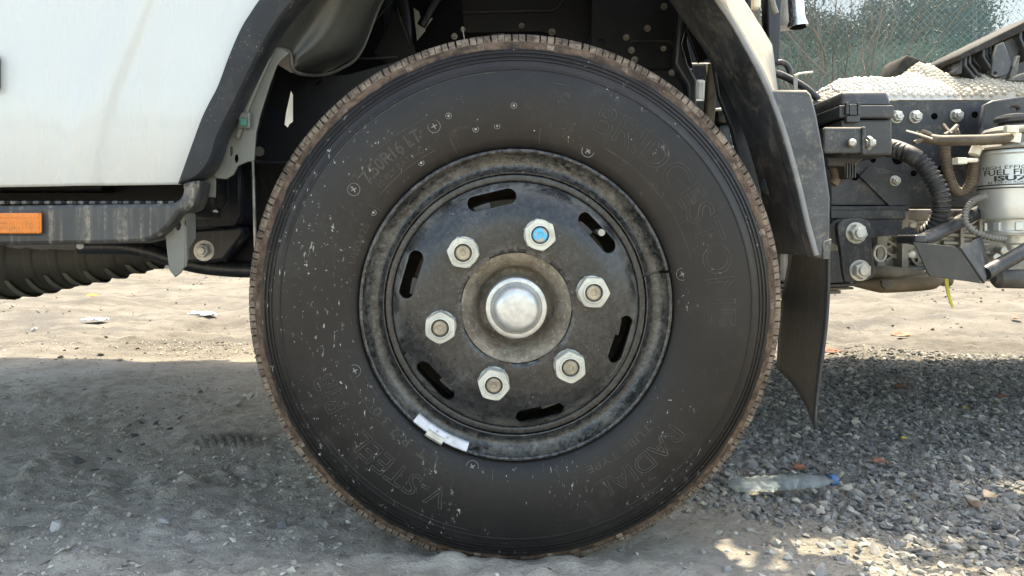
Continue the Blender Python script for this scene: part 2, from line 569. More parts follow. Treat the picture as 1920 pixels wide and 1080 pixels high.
x, y = scatter(22000, -6, 7, 2.9, 9.5, lambda x, y: np.clip(0.15 + 1.4 * fbm(x, y, 1.2, 3), 0.02, 1))
s = 0.003 + 0.016 * RNG.random(len(x)) ** 5
fg = obj('sand_grit', stone_mesh('sand_grit', x, y, s, 1), stone_mat('sand_grit', (0.07, 0.063, 0.053), (0.20, 0.18, 0.15), (0.28, 0.265, 0.24)), None)
tag(fg, 'scattered grit on the sunlit sand behind the truck', 'grit', kind='stuff')

# loose stones one can pick out on the bare dirt
def stone(px, py, r, label, tint):
    D = F * H / (py - V0)
    p = P(px, py, D)
    me = stone_mesh('stone', np.array([p.x]), np.array([p.y]), np.array([r]), 0, 0.4)
    bm = bmesh.new(); bm.from_mesh(me)
    bmesh.ops.subdivide_edges(bm, edges=bm.edges, cuts=1, use_grid_fill=True)
    for v in bm.verts:
        v.co += Vector((0, 0, 0)) + (v.co - Vector((p.x, p.y, v.co.z))) * 0.10 * mnoise.noise(v.co * 90)
    bm.to_mesh(me); bm.free()
    o = obj('stone', me, dusty('stone_' + str(px), tint, 0.85, dust=0.3, scale=60, bump=0.6), None)
    tag(o, label, 'stone', 'dark stones in the cluster' if 'cluster' in label else 'loose stones on the bare dirt')
stone(305, 995, 0.017, 'pale grey stone half sunk in dirt, nearest the lower left corner area', (0.27, 0.27, 0.27))
stone(108, 998, 0.011, 'small round stone at far lower left of the dirt', (0.30, 0.29, 0.27))
stone(42, 1000, 0.014, 'dark brown stone at the left edge, lowest on the bare dirt', (0.12, 0.115, 0.105))
stone(530, 985, 0.016, 'dark cracked stone close beside the tyre on its left', (0.13, 0.13, 0.13))
stone(602, 985, 0.011, 'flat grey stone almost touching the tyre bottom', (0.20, 0.20, 0.19))
stone(255, 805, 0.012, 'dark stone in the cluster on the dirt below the step board', (0.10, 0.10, 0.105))
stone(290, 790, 0.013, 'dark stone in the cluster on the dirt below the step board', (0.09, 0.095, 0.105))
stone(375, 736, 0.010, 'small dark stone alone near the shadow edge left of the tyre', (0.10, 0.095, 0.09))
for q, (sx_, sy_, sr_) in enumerate(((238, 792, .011), (262, 782, .010), (318, 798, .011), (335, 783, .009), (268, 822, .012), (222, 838, .010), (150, 860, .012), (180, 868, .009), (300, 858, .009), (205, 850, .009))):
    stone(sx_, sy_, sr_, 'dark stone in the cluster on the dirt below the step board', (0.085, 0.085, 0.088))
stone(64, 622, 0.020, 'white pebble on the sunlit sand at the left', (0.55, 0.53, 0.50))

# dead leaves
def leaf(px, py, size, rz, col, label, curl=0.35):
    D = F * H / (py - V0)
    p = P(px, py, D)
    nl, nw = 7, 5
    verts, faces = [], []
    for i in range(nl):
        t = i / (nl - 1)
        w = math.sin(math.pi * min(1, t * 0.98 + 0.02)) ** 0.8 * 0.34
        for j in range(nw):
            u = j / (nw - 1) * 2 - 1
            verts.append((size * (t - 0.5), size * w * u, size * (curl * (abs(u) ** 1.5) * w + 0.25 * curl * (t - 0.5) ** 2 * 2 + 0.03 * math.sin(9*t + 4*u))))
    for i in range(nl-1):
        for j in range(nw-1):
            a = i*nw + j
            faces.append((a, a+1, a+nw+1, a+nw))
    me = mesh('dead_leaf', verts, faces)
    me.transform(Matrix.Translation((p.x, p.y, float(gh(p.x, p.y)) + 0.008)) @ Matrix.Rotation(rz, 4, 'Z') @ Matrix.Rotation(0.25, 4, 'X'))
    o = obj('dead_leaf', me, dusty('leaf_' + str(px), col, 0.7, dust=0.15, scale=80), None, smooth=True)
    md = o.modifiers.new('thickness', 'SOLIDIFY'); md.thickness = 0.0006
    tag(o, label, 'leaf', 'dead leaves on the gravel')
leaf(1855, 945, 0.036, 0.5, (0.50, 0.36, 0.23), 'pale tan curled leaf on the gravel at the right edge', 0.7)
leaf(1500, 884, 0.034, 0.2, (0.22, 0.085, 0.05), 'red brown leaf just above the flattened bottle', 0.5)
leaf(1650, 872, 0.034, -0.3, (0.25, 0.11, 0.075), 'red brown leaf right of the leaf above the bottle', 0.5)
leaf(1667, 877, 0.025, 1.0, (0.11, 0.07, 0.045), 'small dark leaf touching the right red brown leaf', 0.5)
leaf(1690, 732, 0.050, 0.1, (0.16, 0.075, 0.05), 'dark red leaf in the gravel right of the mud flap', 0.4)
leaf(1810, 777, 0.022, 0.8, (0.45, 0.30, 0.05), 'yellow orange leaf in the middle of the gravel', 0.4)
leaf(1695, 825, 0.019, 0.3, (0.45, 0.32, 0.06), 'small yellow leaf between bottle and mud flap', 0.4)
leaf(1882, 755, 0.036, 0.0, (0.20, 0.085, 0.055), 'red brown leaf high on the gravel at the right edge', 0.4)
leaf(1560, 660, 0.090, 0.3, (0.24, 0.085, 0.05), 'rust red leaf on sunlit ground right behind the mud flap', 0.5)
leaf(1690, 631, 0.110, 0.0, (0.22, 0.12, 0.075), 'brown crumpled leaf on the sunlit sand right of the mud flap', 0.5)
leaf(1905, 610, 0.075, 0.5, (0.20, 0.11, 0.07), 'brown leaf on the sunlit sand at the right edge', 0.5)
leaf(1820, 965, 0.040, 1.3, (0.17, 0.12, 0.08), 'dark curled leaf beside the pale tan one', 0.9)
leaf(172, 557, 0.110, 0.2, (0.60, 0.22, 0.04), 'orange scrap of leaf on the far sand at the left', 0.3)

# scraps of film on the far sand
def scrap(px, py, w, d, rz, col, label):
    D = F * H / (py - V0)
    p = P(px, py, D)
    verts, faces = [], []
    nl, nw = 9, 4
    for i in range(nl):
        for j in range(nw):
            t, u = i/(nl-1) - 0.5, j/(nw-1) - 0.5
            e = 1 - 0.5 * abs(2*t) ** 3
            verts.append((w*t, d*u*e, 0.02 + 0.022*mnoise.noise(Vector((t*4 + px, u*2, 0)))))
    for i in range(nl-1):
        for j in range(nw-1):
            a = i*nw + j; faces.append((a, a+1, a+nw+1, a+nw))
    me = mesh('plastic_scrap', verts, faces)
    me.transform(Matrix.Translation((p.x, p.y, float(gh(p.x, p.y)))) @ Matrix.Rotation(rz, 4, 'Z'))
    o = obj('plastic_scrap', me, dusty('scrap_' + str(px), col, 0.35, dust=0.2), None, smooth=True)
    md = o.modifiers.new('thickness', 'SOLIDIFY'); md.thickness = 0.002
    tag(o, label, 'plastic scrap', 'plastic scraps on the sunlit sand')
scrap(178, 602, 0.15, 0.10, 0.0, (0.42, 0.50, 0.62), 'short bluish plastic scrap on the sunlit sand, left one of two')
scrap(380, 606, 0.20, 0.11, -0.5, (0.52, 0.60, 0.70), 'long pale blue plastic scrap on the sunlit sand near the tyre')
scrap(470, 758, 0.045, 0.012, 0.05, (0.55, 0.53, 0.48), 'thin white sliver on the shaded dirt beside the tyre')

# flattened bottle
def bottle():
    a, b = P(1368, 932, F*H/(932-V0+0)), P(1575, 908, F*H/(932-V0))
    root = empty('water_bottle', (a.x, a.y, float(gh(a.x, a.y))))
    tag(root, 'crushed clear plastic bottle with blue cap lying on the gravel', 'bottle')
    z0 = max(float(gh(a.x, a.y)), float(gh(b.x, a.y))) + 0.018
    L = b.x - a.x - 0.012
    seg, ring = 60, 24
    verts, faces = [], []
    for i in range(seg + 1):
        t = i / seg
        if t < 0.08: r = 0.020 * math.sqrt(max(0.02, 1 - (1 - t/0.08)**2))
        elif t < 0.80: r = 0.020 + 0.0016 * math.sin(t*70)
        else:
            q = (t - 0.80) / 0.2; r = 0.020 * (1 - q) + 0.0095 * q
        for k in range(ring):
            an = 2*math.pi*k/ring
            yy, zz = 1.35*r*math.cos(an), 0.52*r*math.sin(an)
            p = Vector((t*L, yy, zz))
            cr = mnoise.noise(Vector((t*16, yy*60, zz*60))) * 0.0030 + mnoise.noise(Vector((t*40, yy*140, zz*140))) * 0.0016
            f = 1 + cr / 0.010
            verts.append((t*L, yy*f, zz*f + 0.006*t))
    for i in range(seg):
        for k in range(ring):
            p, q = i*ring + k, i*ring + (k+1) % ring
            faces.append((p, q, q+ring, p+ring))
    faces.append(tuple(range(ring))[::-1]); faces.append(tuple(seg*ring + k for k in range(ring)))
    T = Matrix.Translation((a.x, a.y, z0)) @ Matrix.Rotation(0.06, 4, 'Z')
    me = mesh('body', verts, faces); me.transform(T)
    n = N('clear_plastic')
    n.bump(n.noise(110, 4, 0.6, dist=1.5), 0.5, 0.003)
    n.fin(n.mix(n.ramp(n.noise(60, 4), 0.4, 0.7), (0.52, 0.60, 0.62), (0.40, 0.44, 0.43)), 0.18, 0, 0.6)
    n.b.inputs['Transmission Weight'].default_value = 0.72
    n.b.inputs['IOR'].default_value = 1.25
    n.b.inputs['Alpha'].default_value = 0.9
    obj('body', me, n.m, root, smooth=True)
    v, f = lathe([(0, 0.013), (0.0100, 0.013), (0.0108, 0.012), (0.0108, 0.001), (0.0100, 0), (0, 0)], 24)
    me = mesh('cap', [(p[1], p[0], p[2]) for p in v], [q[::-1] for q in f])
    me.transform(T @ Matrix.Translation((L - 0.002, 0, 0.006)))
    obj('cap', me, dusty('blue_cap', (0.035, 0.12, 0.27), 0.5, dust=0.4), root, smooth=True, auto=40)
bottle()

# ------------------------------------------------------------------ fence and trees behind
FD = 11.6
def gz(x, y): return float(gh(x, y))
fence = empty('mesh_fence', (6.5, FD, gz(6.5, FD)))
tag(fence, 'tall green shade net fence with chain link wire behind the truck', 'fence')
n = N('green_net')
wv = n.noise(2.2, 4, 0.6)
gcol = n.mix(n.ramp(wv, 0.3, 0.7), (0.060, 0.110, 0.096), (0.095, 0.155, 0.138))
n.fin(gcol, 0.75)
n.bump(n.noise(5, 3), 0.6, 0.05)
tl = n.node('ShaderNodeBsdfTranslucent'); n.put(tl.inputs['Color'], gcol); mx = n.node('ShaderNodeMixShader'); mx.inputs[0].default_value = 0.25
n.t.links.new(n.b.outputs[0], mx.inputs[1]); n.t.links.new(tl.outputs[0], mx.inputs[2]); n.t.links.new(mx.outputs[0], n.out.inputs['Surface'])
M['net'] = n.m
n = N('thin_net')
n.fin((0.075, 0.115, 0.105), 0.8)
tr = n.node('ShaderNodeBsdfTransparent'); mx = n.node('ShaderNodeMixShader')
mx.inputs[0].default_value = 0.78
n.t.links.new(tr.outputs[0], mx.inputs[1]); n.t.links.new(n.b.outputs[0], mx.inputs[2]); n.t.links.new(mx.outputs[0], n.out.inputs['Surface'])
M['thin_net'] = n.m
def cloth(name, x0, x1, z0, z1, y, m, seed, parent):
    xs = np.linspace(x0, x1, 90); zs = np.linspace(z0, z1, 14)
    v = []
    for i, xx in enumerate(xs):
        for j, zz in enumerate(zs):
            t = j / 13
            sag = 0.10 * math.sin((xx - x0) * 2.1 + seed) ** 2 * t if j == 13 else 0
            v.append((xx, y + 0.05 * math.sin(xx*2.2 + seed) + 0.03 * math.sin(zz*3 + xx), zz - sag))
    f = [(i*14 + j, (i+1)*14 + j, (i+1)*14 + j + 1, i*14 + j + 1) for i in range(89) for j in range(13)]
    return obj(name, mesh(name, v, f), m, parent, smooth=True)
zt = P(0, 66, FD).z
cloth('shade_net', 1.4, 17, -0.1, zt, FD, M['net'], 1.0, fence)
cloth('thin_net', 1.4, 17, zt - 0.12, zt + 1.7, FD + 0.06, M['thin_net'], 2.2, fence)
for k in range(6):
    x = 1.45 + k * 3.1
    v, f = sweep([(x, FD + 0.14, -0.2), (x, FD + 0.14, zt + 1.8)], 0.03, 10)
    obj('post', mesh('post', v, f), M['zinc'], fence, smooth=True, auto=40)
pt = []
h0, h1, sp = 1.2, zt + 1.7, 0.115
for k in range(int((12 - 2 + (h1 - h0)) / sp)):
    for sgn in (1, -1):
        xa = 2 - (h1 - h0) + k * sp if sgn > 0 else 2 + k * sp
        xb = xa + sgn * (h1 - h0)
        pt.append(sweep([(xa, FD - 0.12, h0), (xb, FD - 0.12, h1)], 0.0024, 3, False))
v, f = join_data(pt)
w = obj('chain_link_wire', mesh('chain_link_wire', v, f), dusty('wire', (0.20, 0.29, 0.26), 0.5, 0.3, dust=0.2), fence)
w['kind'] = 'stuff'

wall = obj('gap_backdrop', box_mesh('gap_backdrop', (-9.0, 12.6, -0.1), (0.6, 12.8, 4.6), 0.02), dusty('backdrop_beige', (0.46, 0.41, 0.33), 0.9, dust=0.3, scale=3), None)  # backdrop made up so the hole in the splash shield reads cream
tag(wall, 'beige backdrop wall added to show cream through the gap in the wheel well', 'wall', kind='thing')
def leaf_mat(name, a, b):
    n = N(name)
    c = n.mix(n.ramp(n.noise(2.5, 3), 0.3, 0.7), a, b)
    c = n.mix(n.ramp(n.noise(14, 2), 0.35, 0.65), c, tuple(x * 0.55 for x in a))
    n.fin(c, 0.6, 0, 0.3)
    n.b.inputs['Transmission Weight'].default_value = 0.0
    n.b.inputs['Subsurface Weight'].default_value = 0.0
    return n.m
M['leaf_a'] = leaf_mat('olive_leaves', (0.060, 0.060, 0.034), (0.11, 0.10, 0.06))
M['leaf_b'] = leaf_mat('green_leaves', (0.045, 0.075, 0.04), (0.09, 0.12, 0.055))
M['bark'] = dusty('bark', (0.11, 0.088, 0.065), 0.9, dust=0.3, scale=8, bump=0.8)
M['bark_grey'] = dusty('bark_grey', (0.15, 0.135, 0.115), 0.9, dust=0.2, scale=8, bump=0.8)

def tree(name, label, x, y, height, spread, trunk_r, leaves, lm, bm_, seed, crown_lo=0.35, group='trees behind the fence', cat='tree', leaf_size=0.05, shoots=1, maxd=4):
    rnd = random.Random(seed)
    z0 = gz(x, y) - 0.05
    root = empty(name, (x, y, z0))
    tag(root, label, cat, group)
    parts, tips = [], []
    def grow(p, d, L, r, depth):
        pts = [p]; rr = [r]
        q, dd = p.copy(), d.copy()
        for i in range(4):
            dd = (dd + Vector((rnd.uniform(-.22, .22), rnd.uniform(-.22, .22), rnd.uniform(-.05, .16)))).normalized()
            q = q + dd * L / 4
            pts.append(q.copy()); rr.append(r * (1 - 0.14 * (i + 1)))
        parts.append(sweep(pts, rr, 7 if depth < 2 else 4, False))
        if depth >= 2: tips.extend(pts[1:])
        if depth >= maxd: return
        for k in range(rnd.choice((2, 3, 3)) + (1 if depth == 0 else 0)):
            nd = (dd + Vector((rnd.uniform(-1, 1), rnd.uniform(-1, 1), rnd.uniform(-.25, .7))) * (0.55 + spread * 0.25)).normalized()
            grow(pts[rnd.choice((2, 3, 4, 4))], nd, L * rnd.uniform(.55, .78), rr[-1] * rnd.uniform(.5, .72), depth + 1)
    for s in range(shoots):
        d0 = Vector((rnd.uniform(-.1, .1), rnd.uniform(-.1, .1), 1)) if shoots == 1 else Vector((rnd.uniform(-.5, .5), rnd.uniform(-.4, .4), 1)).normalized()
        grow(Vector((x + (rnd.uniform(-.25, .25) if shoots > 1 else 0), y, z0)), d0, height * crown_lo * (1 if shoots == 1 else rnd.uniform(.8, 1.3)), trunk_r, 0)
    v, f = join_data(parts)
    obj('trunk', mesh('trunk', v, f), bm_, root, smooth=True)
    if leaves and tips:
        T = np.array([t[:] for t in tips])
        idx = RNG.integers(0, len(T), leaves)
        c = T[idx] + RNG.normal(0, 0.11 + leaf_size, (leaves, 3)) * np.array([1, 1, .8])
        a = RNG.normal(size=(leaves, 3)); a /= np.linalg.norm(a, axis=1, keepdims=True)
        b = RNG.normal(size=(leaves, 3)); b -= a * (a*b).sum(1, keepdims=True); b /= np.linalg.norm(b, axis=1, keepdims=True)
        s = (leaf_size * RNG.uniform(.5, 1.2, leaves))[:, None]
        q = np.stack([c - a*s, c - b*s*.42, c + a*s, c + b*s*.42], 1).reshape(-1, 3)
        obj('crown', fast_mesh('crown', q, np.arange(leaves*4).reshape(-1, 4)), lm, root)
for (nm, lb, x, y, hgt, sprd, tr_, nlv, lm, bk, seed) in [
    ('leafy_tree', 'tree with dense olive crown behind the fence, rightmost', 9.0, 13.6, 5.6, .7, .16, 15000, 'leaf_b', 'bark', 3),
    ('leafy_tree', 'tree with loose green crown behind the fence above the ribbed cover', 7.9, 14.0, 5.8, .7, .13, 15000, 'leaf_b', 'bark', 5),
    ('leafy_tree', 'tree with thin olive crown behind the fence above the bubble wrap', 6.7, 14.6, 6.0, .7, .13, 15000, 'leaf_b', 'bark', 8),
    ('leafy_tree', 'tree with olive crown behind the fence next to the steel pipe end', 5.4, 14.2, 5.8, .7, .14, 16000, 'leaf_a', 'bark', 11),
    ('leafy_tree', 'tall dark tree farthest behind the fence, between two lower crowns', 8.4, 17.0, 7.5, .8, .18, 17000, 'leaf_b', 'bark', 14),
    ('leafy_tree', 'broad pale tree far behind the fence at the top right corner', 11.2, 18.0, 7.6, .9, .18, 17000, 'leaf_a', 'bark', 17),
    ('leafy_tree', 'tree with thin high crown far behind the fence, centre', 7.0, 19.0, 8.0, .9, .18, 17000, 'leaf_a', 'bark', 19)]:
    tree(nm, lb, x, y, hgt, sprd, tr_, nlv, M[lm], M[bk], seed, leaf_size=.05)
G2 = 'dry growth in front of the fence'
tree('dry_tree', 'brown trunked tree in front of the fence below the steel pipe', 4.08, 9.9, 5.0, .6, .080, 2500, M['leaf_a'], M['bark'], 24, .85, G2, leaf_size=.016)
tree('dry_shrub', 'bare grey twiggy shrub in front of the green net, centre', 4.75, 10.2, 4.6, .8, .040, 5000, M['leaf_a'], M['bark_grey'], 25, .50, G2, 'shrub', .014, 11, 5)
tree('dry_shrub', 'twiggy shrub with olive leaves left of the bubble wrap', 5.25, 10.6, 3.9, .8, .034, 8000, M['leaf_a'], M['bark_grey'], 29, .50, G2, 'shrub', .015, 9, 5)
tree('dry_shrub', 'thin bare shrub in front of the fence beside the mudguard', 4.40, 9.6, 4.4, .7, .032, 2500, M['leaf_a'], M['bark_grey'], 33, .52, G2, 'shrub', .013, 9, 5)

# ------------------------------------------------------------------ the truck
truck = empty('truck', (0.04, 1.25, 0))
tag(truck, 'white truck seen at its front wheel, with black chassis and mudguard', 'truck')

DW = 1.094
WC = P(967, 574, DW)
W = Matrix.Translation(WC) @ Matrix.Rotation(rad(2.2), 4, 'X')
def loc(profile): return [(r, d - DW) for r, d in profile]

# tyre ---------------------------------------------------------------
n = N('tyre_rubber')
r_ = n.radius(WC)
xyz = n.xyz()
big = n.noise(5, 4, 0.6)
fine = n.noise(220, 4, 0.7)
c = n.mix(n.ramp(big, 0.3, 0.7), (0.0085, 0.0076, 0.0074), (0.0150, 0.0132, 0.0124))
c = n.mix(n.math('MULTIPLY', n.ramp(n.noise(16, 6, 0.75, dist=0.8), 0.52, 0.80), 0.16), c, (0.13, 0.118, 0.10))
# splashes: thick on the lower left of the sidewall
sx = n.math('ADD', n.ramp(xyz['X'], 0.02, -0.33, 0, 0.16), n.ramp(xyz['Z'], 0.60, 0.40, 0, 0.05))
spl = n.math('MULTIPLY', n.ramp(n.noise(190, 4, 0.65, vec=n.scaled((1.0, 1.0, 0.5)), dist=0.6), 0.62, 0.70), n.ramp(n.math('ADD', n.noise(14, 3), sx), 0.52, 0.68))
spl2 = n.math('MULTIPLY', n.ramp(n.voro(95), 0.10, 0.05), n.ramp(n.noise(30, 2), 0.58, 0.64))
spl = n.math('MULTIPLY', n.math('MAXIMUM', spl, spl2), n.ramp(r_, 0.23, 0.25))
c = n.mix(n.math('MULTIPLY', spl, n.ramp(n.noise(60, 2), 0.3, 0.6, 0.25, 0.85)), c, (0.50, 0.49, 0.46))
# brown dirt on the shoulder
wob = n.math('MULTIPLY', n.math('SUBTRACT', n.noise(28, 5, 0.7), 0.5), 0.016)
sh = n.ramp(n.math('ADD', r_, wob), 0.3765, 0.3815)
dirtc = n.mix(n.ramp(n.noise(34, 6, 0.75), 0.35, 0.65), (0.038, 0.025, 0.018), (0.140, 0.092, 0.062))
c = n.mix(n.math('MULTIPLY', sh, n.ramp(n.noise(50, 5, 0.7), 0.25, 0.5, 0.45, 1.0)), c, dirtc)
n.bump(n.math('ADD', fine, n.noise(60, 4, 0.6)), 0.16, 0.0008)
n.fin(c, n.math('ADD', n.ramp(fine, 0.2, 0.8, 0.40, 0.54), n.math('MULTIPLY', sh, 0.35)), 0, 0.32)
M['tyre'] = n.m
side = [(0.218, 1.128), (0.226, 1.108), (0.232, 1.0985), (0.2385, 1.0915), (0.246, 1.0880), (0.258, 1.0845), (0.275, 1.0815), (0.295, 1.0800), (0.312, 1.0800),
        (0.3300, 1.0822), (0.3440, 1.0856), (0.3446, 1.0848), (0.3462, 1.0850), (0.3470, 1.0866),
        (0.3560, 1.0905), (0.3586, 1.0918), (0.3592, 1.0908), (0.3612, 1.0916), (0.3618, 1.0932),
        (0.3646, 1.0950), (0.3652, 1.0940), (0.3674, 1.0952), (0.3680, 1.0968),
        (0.3708, 1.0986), (0.3714, 1.0976), (0.3742, 1.0990), (0.3752, 1.1012), (0.3790, 1.1045), (0.3850, 1.1095), (0.3900, 1.1135), (0.3925, 1.1175), (0.3960, 1.1255), (0.3995, 1.1350), (0.4000, 1.150),
        (0.4045, 1.180), (0.398, 1.183), (0.398, 1.192), (0.4045, 1.195), (0.4045, 1.235), (0.398, 1.238), (0.398, 1.247), (0.4045, 1.250), (0.4035, 1.275), (0.396, 1.300), (0.370, 1.328), (0.310, 1.345), (0.250, 1.335), (0.222, 1.305)]
def sideD(r):
    rs = [p[0] for p in side[:30]]; ds = [p[1] for p in side[:30]]
    return float(np.interp(r, rs, ds))
v, f = lathe(loc(side), 220)
me = mesh('tyre', v, f); me.transform(W)
tyre = obj('tyre', me, M['tyre'], truck, smooth=True, auto=50)
tag(tyre, 'black ribbed radial tyre with brown dirt on its shoulder')

n = N('tread_dirt')
c = n.mix(n.ramp(n.noise(40, 6, 0.75), 0.35, 0.68), (0.065, 0.047, 0.036), (0.245, 0.195, 0.150))
c = n.mix(n.math('MULTIPLY', n.ramp(n.noise(75, 4, 0.7), 0.56, 0.66), 0.75), c, (0.04, 0.03, 0.025))
n.bump(n.noise(240, 4, 0.7), 0.5, 0.001)
M['tread'] = n.fin(c, 0.88, 0, 0.25)
NB = 236
def wedge(profile, ang, name, cuts=1):
    """short arc of a closed section"""
    V, Fc = [], []
    m_ = len(profile)
    for k in range(cuts + 1):
        a = rad(-ang/2 + ang*k/cuts)
        for r, d in profile: V.append((r*math.cos(a), d, r*math.sin(a)))
    for k in range(cuts):
        for i in range(m_):
            j = (i+1) % m_
            Fc.append((k*m_ + i, k*m_ + j, (k+1)*m_ + j, (k+1)*m_ + i))
    Fc.append(tuple(range(m_))[::-1]); Fc.append(tuple(cuts*m_ + i for i in range(m_)))
    me = mesh(name, V, Fc)
    bm = bmesh.new(); bm.from_mesh(me); bmesh.ops.recalc_face_normals(bm, faces=bm.faces); bm.to_mesh(me); bm.free()
    return me
blocks = []
for q in range(4):      # four slightly different block shapes share their meshes round the tyre
    j = lambda a: random.uniform(-a, a)
    pr = loc([(0.3910+j(.0012), 1.1150), (0.3945+j(.0010), 1.1158+j(.0010)), (0.4005+j(.0006), 1.1205+j(.0008)), (0.4055+j(.0004), 1.1315), (0.4078, 1.148), (0.4080, 1.176), (0.395, 1.176), (0.384, 1.118)])
    blocks.append(wedge(pr, 360/NB*(0.83 + j(.05)), 'tread_block'))
for k in range(NB):
    a = k * 360 / NB + random.uniform(-.12, .12)
    me = blocks[random.randrange(4)]
    o = bpy.data.objects.new('tread_block', me)
    if not me.materials: me.materials.append(M['tread'])
    link(o, tyre)
    o.matrix_basis = W @ Matrix.Rotation(-rad(a), 4, 'Y')
pads = []
for q in range(3):
    t = 0.3795 + 0.0012*q
    pads.append(wedge(loc([(t, sideD(t) - .0002), (t+.0015, sideD(t+.0015) - .0016), (0.3862, 1.1086 - .0012), (0.3880, 1.1120), (0.3850, 1.1160), (t, sideD(t) + .004)]), 1.5 + .7*q, 'shoulder_pad', 2))
pads[0].materials.append(M['tread']); pads[1].materials.append(M['tyre']); pads[2].materials.append(M['tyre'])
for k in range(66):
    o = bpy.data.objects.new('shoulder_pad', pads[k % 3])
    link(o, tyre)
    o.matrix_basis = W @ Matrix.Rotation(-rad(k*360/66 + random.uniform(-.5, .5)), 4, 'Y')

# raised writing ---------------------------------------------------------
def text_mesh(s, size, outline=0.0, spacing=1.0, shear=0.0, bold=0.0, ext=0.0):
    cu = bpy.data.curves.new('tmp', 'FONT')
    cu.body = s; cu.size = size; cu.align_x = 'CENTER'; cu.space_character = spacing; cu.shear = shear
    cu.resolution_u = 4
    if outline:
        cu.fill_mode = 'NONE'; cu.bevel_depth = outline; cu.bevel_resolution = 0
    else:
        cu.fill_mode = 'BOTH'; cu.extrude = ext; cu.offset = bold
    t = bpy.data.objects.new('tmp', cu); COL.objects.link(t)
    dg = bpy.context.evaluated_depsgraph_get()
    me = bpy.data.meshes.new_from_object(t.evaluated_get(dg))
    bpy.data.objects.remove(t); bpy.data.curves.remove(cu)
    me.materials.clear()
    return me
def arc_text(s, size, r, a_mid, span, depth, mat, parent, name='lettering', outline=0.0, bold=0.0, lift=0.0006, shear=0.0):
    me = text_mesh(s, size, outline, 1.0, shear, bold, lift)
    bm = bmesh.new(); bm.from_mesh(me)
    for lim in (0.016, 0.008, 0.004):
        long_ = [e for e in bm.edges if e.calc_length() > lim]
        if long_: bmesh.ops.subdivide_edges(bm, edges=long_, cuts=1)
    bmesh.ops.triangulate(bm, faces=bm.faces); bm.to_mesh(me); bm.free()
    xs = [v.co.x for v in me.vertices]
    k = rad(span) * r / (max(xs) - min(xs))
    mid = (max(xs) + min(xs)) / 2
    for v in me.vertices:
        a = rad(a_mid) - (v.co.x - mid) * k / r
        rr = r + v.co.y
        v.co = (rr*math.cos(a), depth(rr) - DW - v.co.z, rr*math.sin(a))
    me.transform(W)
    return obj(name, me, mat, parent)
M['letters'] = dusty('letter_rubber', (0.015, 0.0138, 0.0132), 0.40, dust=0.12, scale=60)
M['outline'] = dusty('outline_rubber', (0.034, 0.032, 0.030), 0.5, dust=0.5, scale=60)
arc_text('7.50R16 LT', 0.027, 0.278, 129.5, 21, sideD, M['letters'], tyre, bold=0.0004)
arc_text('10 PLY RATING', 0.0125, 0.262, 129.5, 18, sideD, M['letters'], tyre, lift=0.0005)
arc_text('V-STEEL', 0.047, 0.286, 234.5, 31, sideD, M['outline'], tyre, outline=0.00062, shear=0.1)
arc_text('RIB', 0.047, 0.284, 205.0, 11, sideD, M['outline'], tyre, outline=0.00045, shear=0.1)
arc_text('RADIAL', 0.039, 0.284, -51.5, 29, sideD, M['outline'], tyre, outline=0.00055)
arc_text('TUBE TYPE', 0.016, 0.258, -54, 25, sideD, M['letters'], tyre, lift=0.0004)
arc_text('BRIDGESTONE', 0.058, 0.280, 31, 72, sideD, M['outline'], tyre, outline=0.0005)
arc_text('BS', 0.036, 0.293, 78.5, 5.2, sideD, M['outline'], tyre, outline=0.00035)
arc_text('L T  R 2 3 0', 0.019, 0.249, 229.5, 27, sideD, M['letters'], tyre, lift=0.0004)
arc_text('LR03425', 0.013, 0.2445, 158, 14.5, sideD, M['letters'], tyre, lift=0.0005)
arc_text('JAPAN', 0.0085, 0.268, 107.5, 5.5, sideD, M['letters'], tyre, lift=0.0004)
def arc_line(r0, a0, a1, r=0.00042, r1=None, name='mould_line', m=None):
    nseg = max(4, int(abs(a1 - a0) / 2))
    pts = []
    for k in range(nseg + 1):
        t = k/nseg; a = rad(a0 + (a1-a0)*t); rr = r0 + ((r1 if r1 is not None else r0) - r0)*t
        pts.append(W @ Vector((rr*math.cos(a), sideD(rr) - DW - 0.0001, rr*math.sin(a))))
    v, f = sweep(pts, r, 6)
    return obj(name, mesh(name, v, f), m or M['outline'], tyre, smooth=True)
arc_line(0.2640, 61, 15); arc_line(0.2630, 202, 250); arc_line(0.2440, 200, 246, 0.0003)
arc_line(0.2565, 141, 117); arc_line(0.3035, 144, 116, 0.0003); arc_line(0.318, 64, 46, 0.0003)
for a in (144.5, 111, 82, 262, 284): arc_line(0.240, a, a + 0.4, 0.0005, 0.262)
arc_line(0.338, 214, 258, 0.0003); arc_line(0.338, -62, -40, 0.0003); arc_line(0.3415, 95, 150, 0.0004)
arc_line(0.3050, 80.8, 75.9, 0.0003); arc_line(0.3290, 80.8, 75.9, 0.0003)
M['vent'] = dusty('mould_mark_rubber', (0.20, 0.20, 0.19), 0.4, dust=0.4, scale=90)
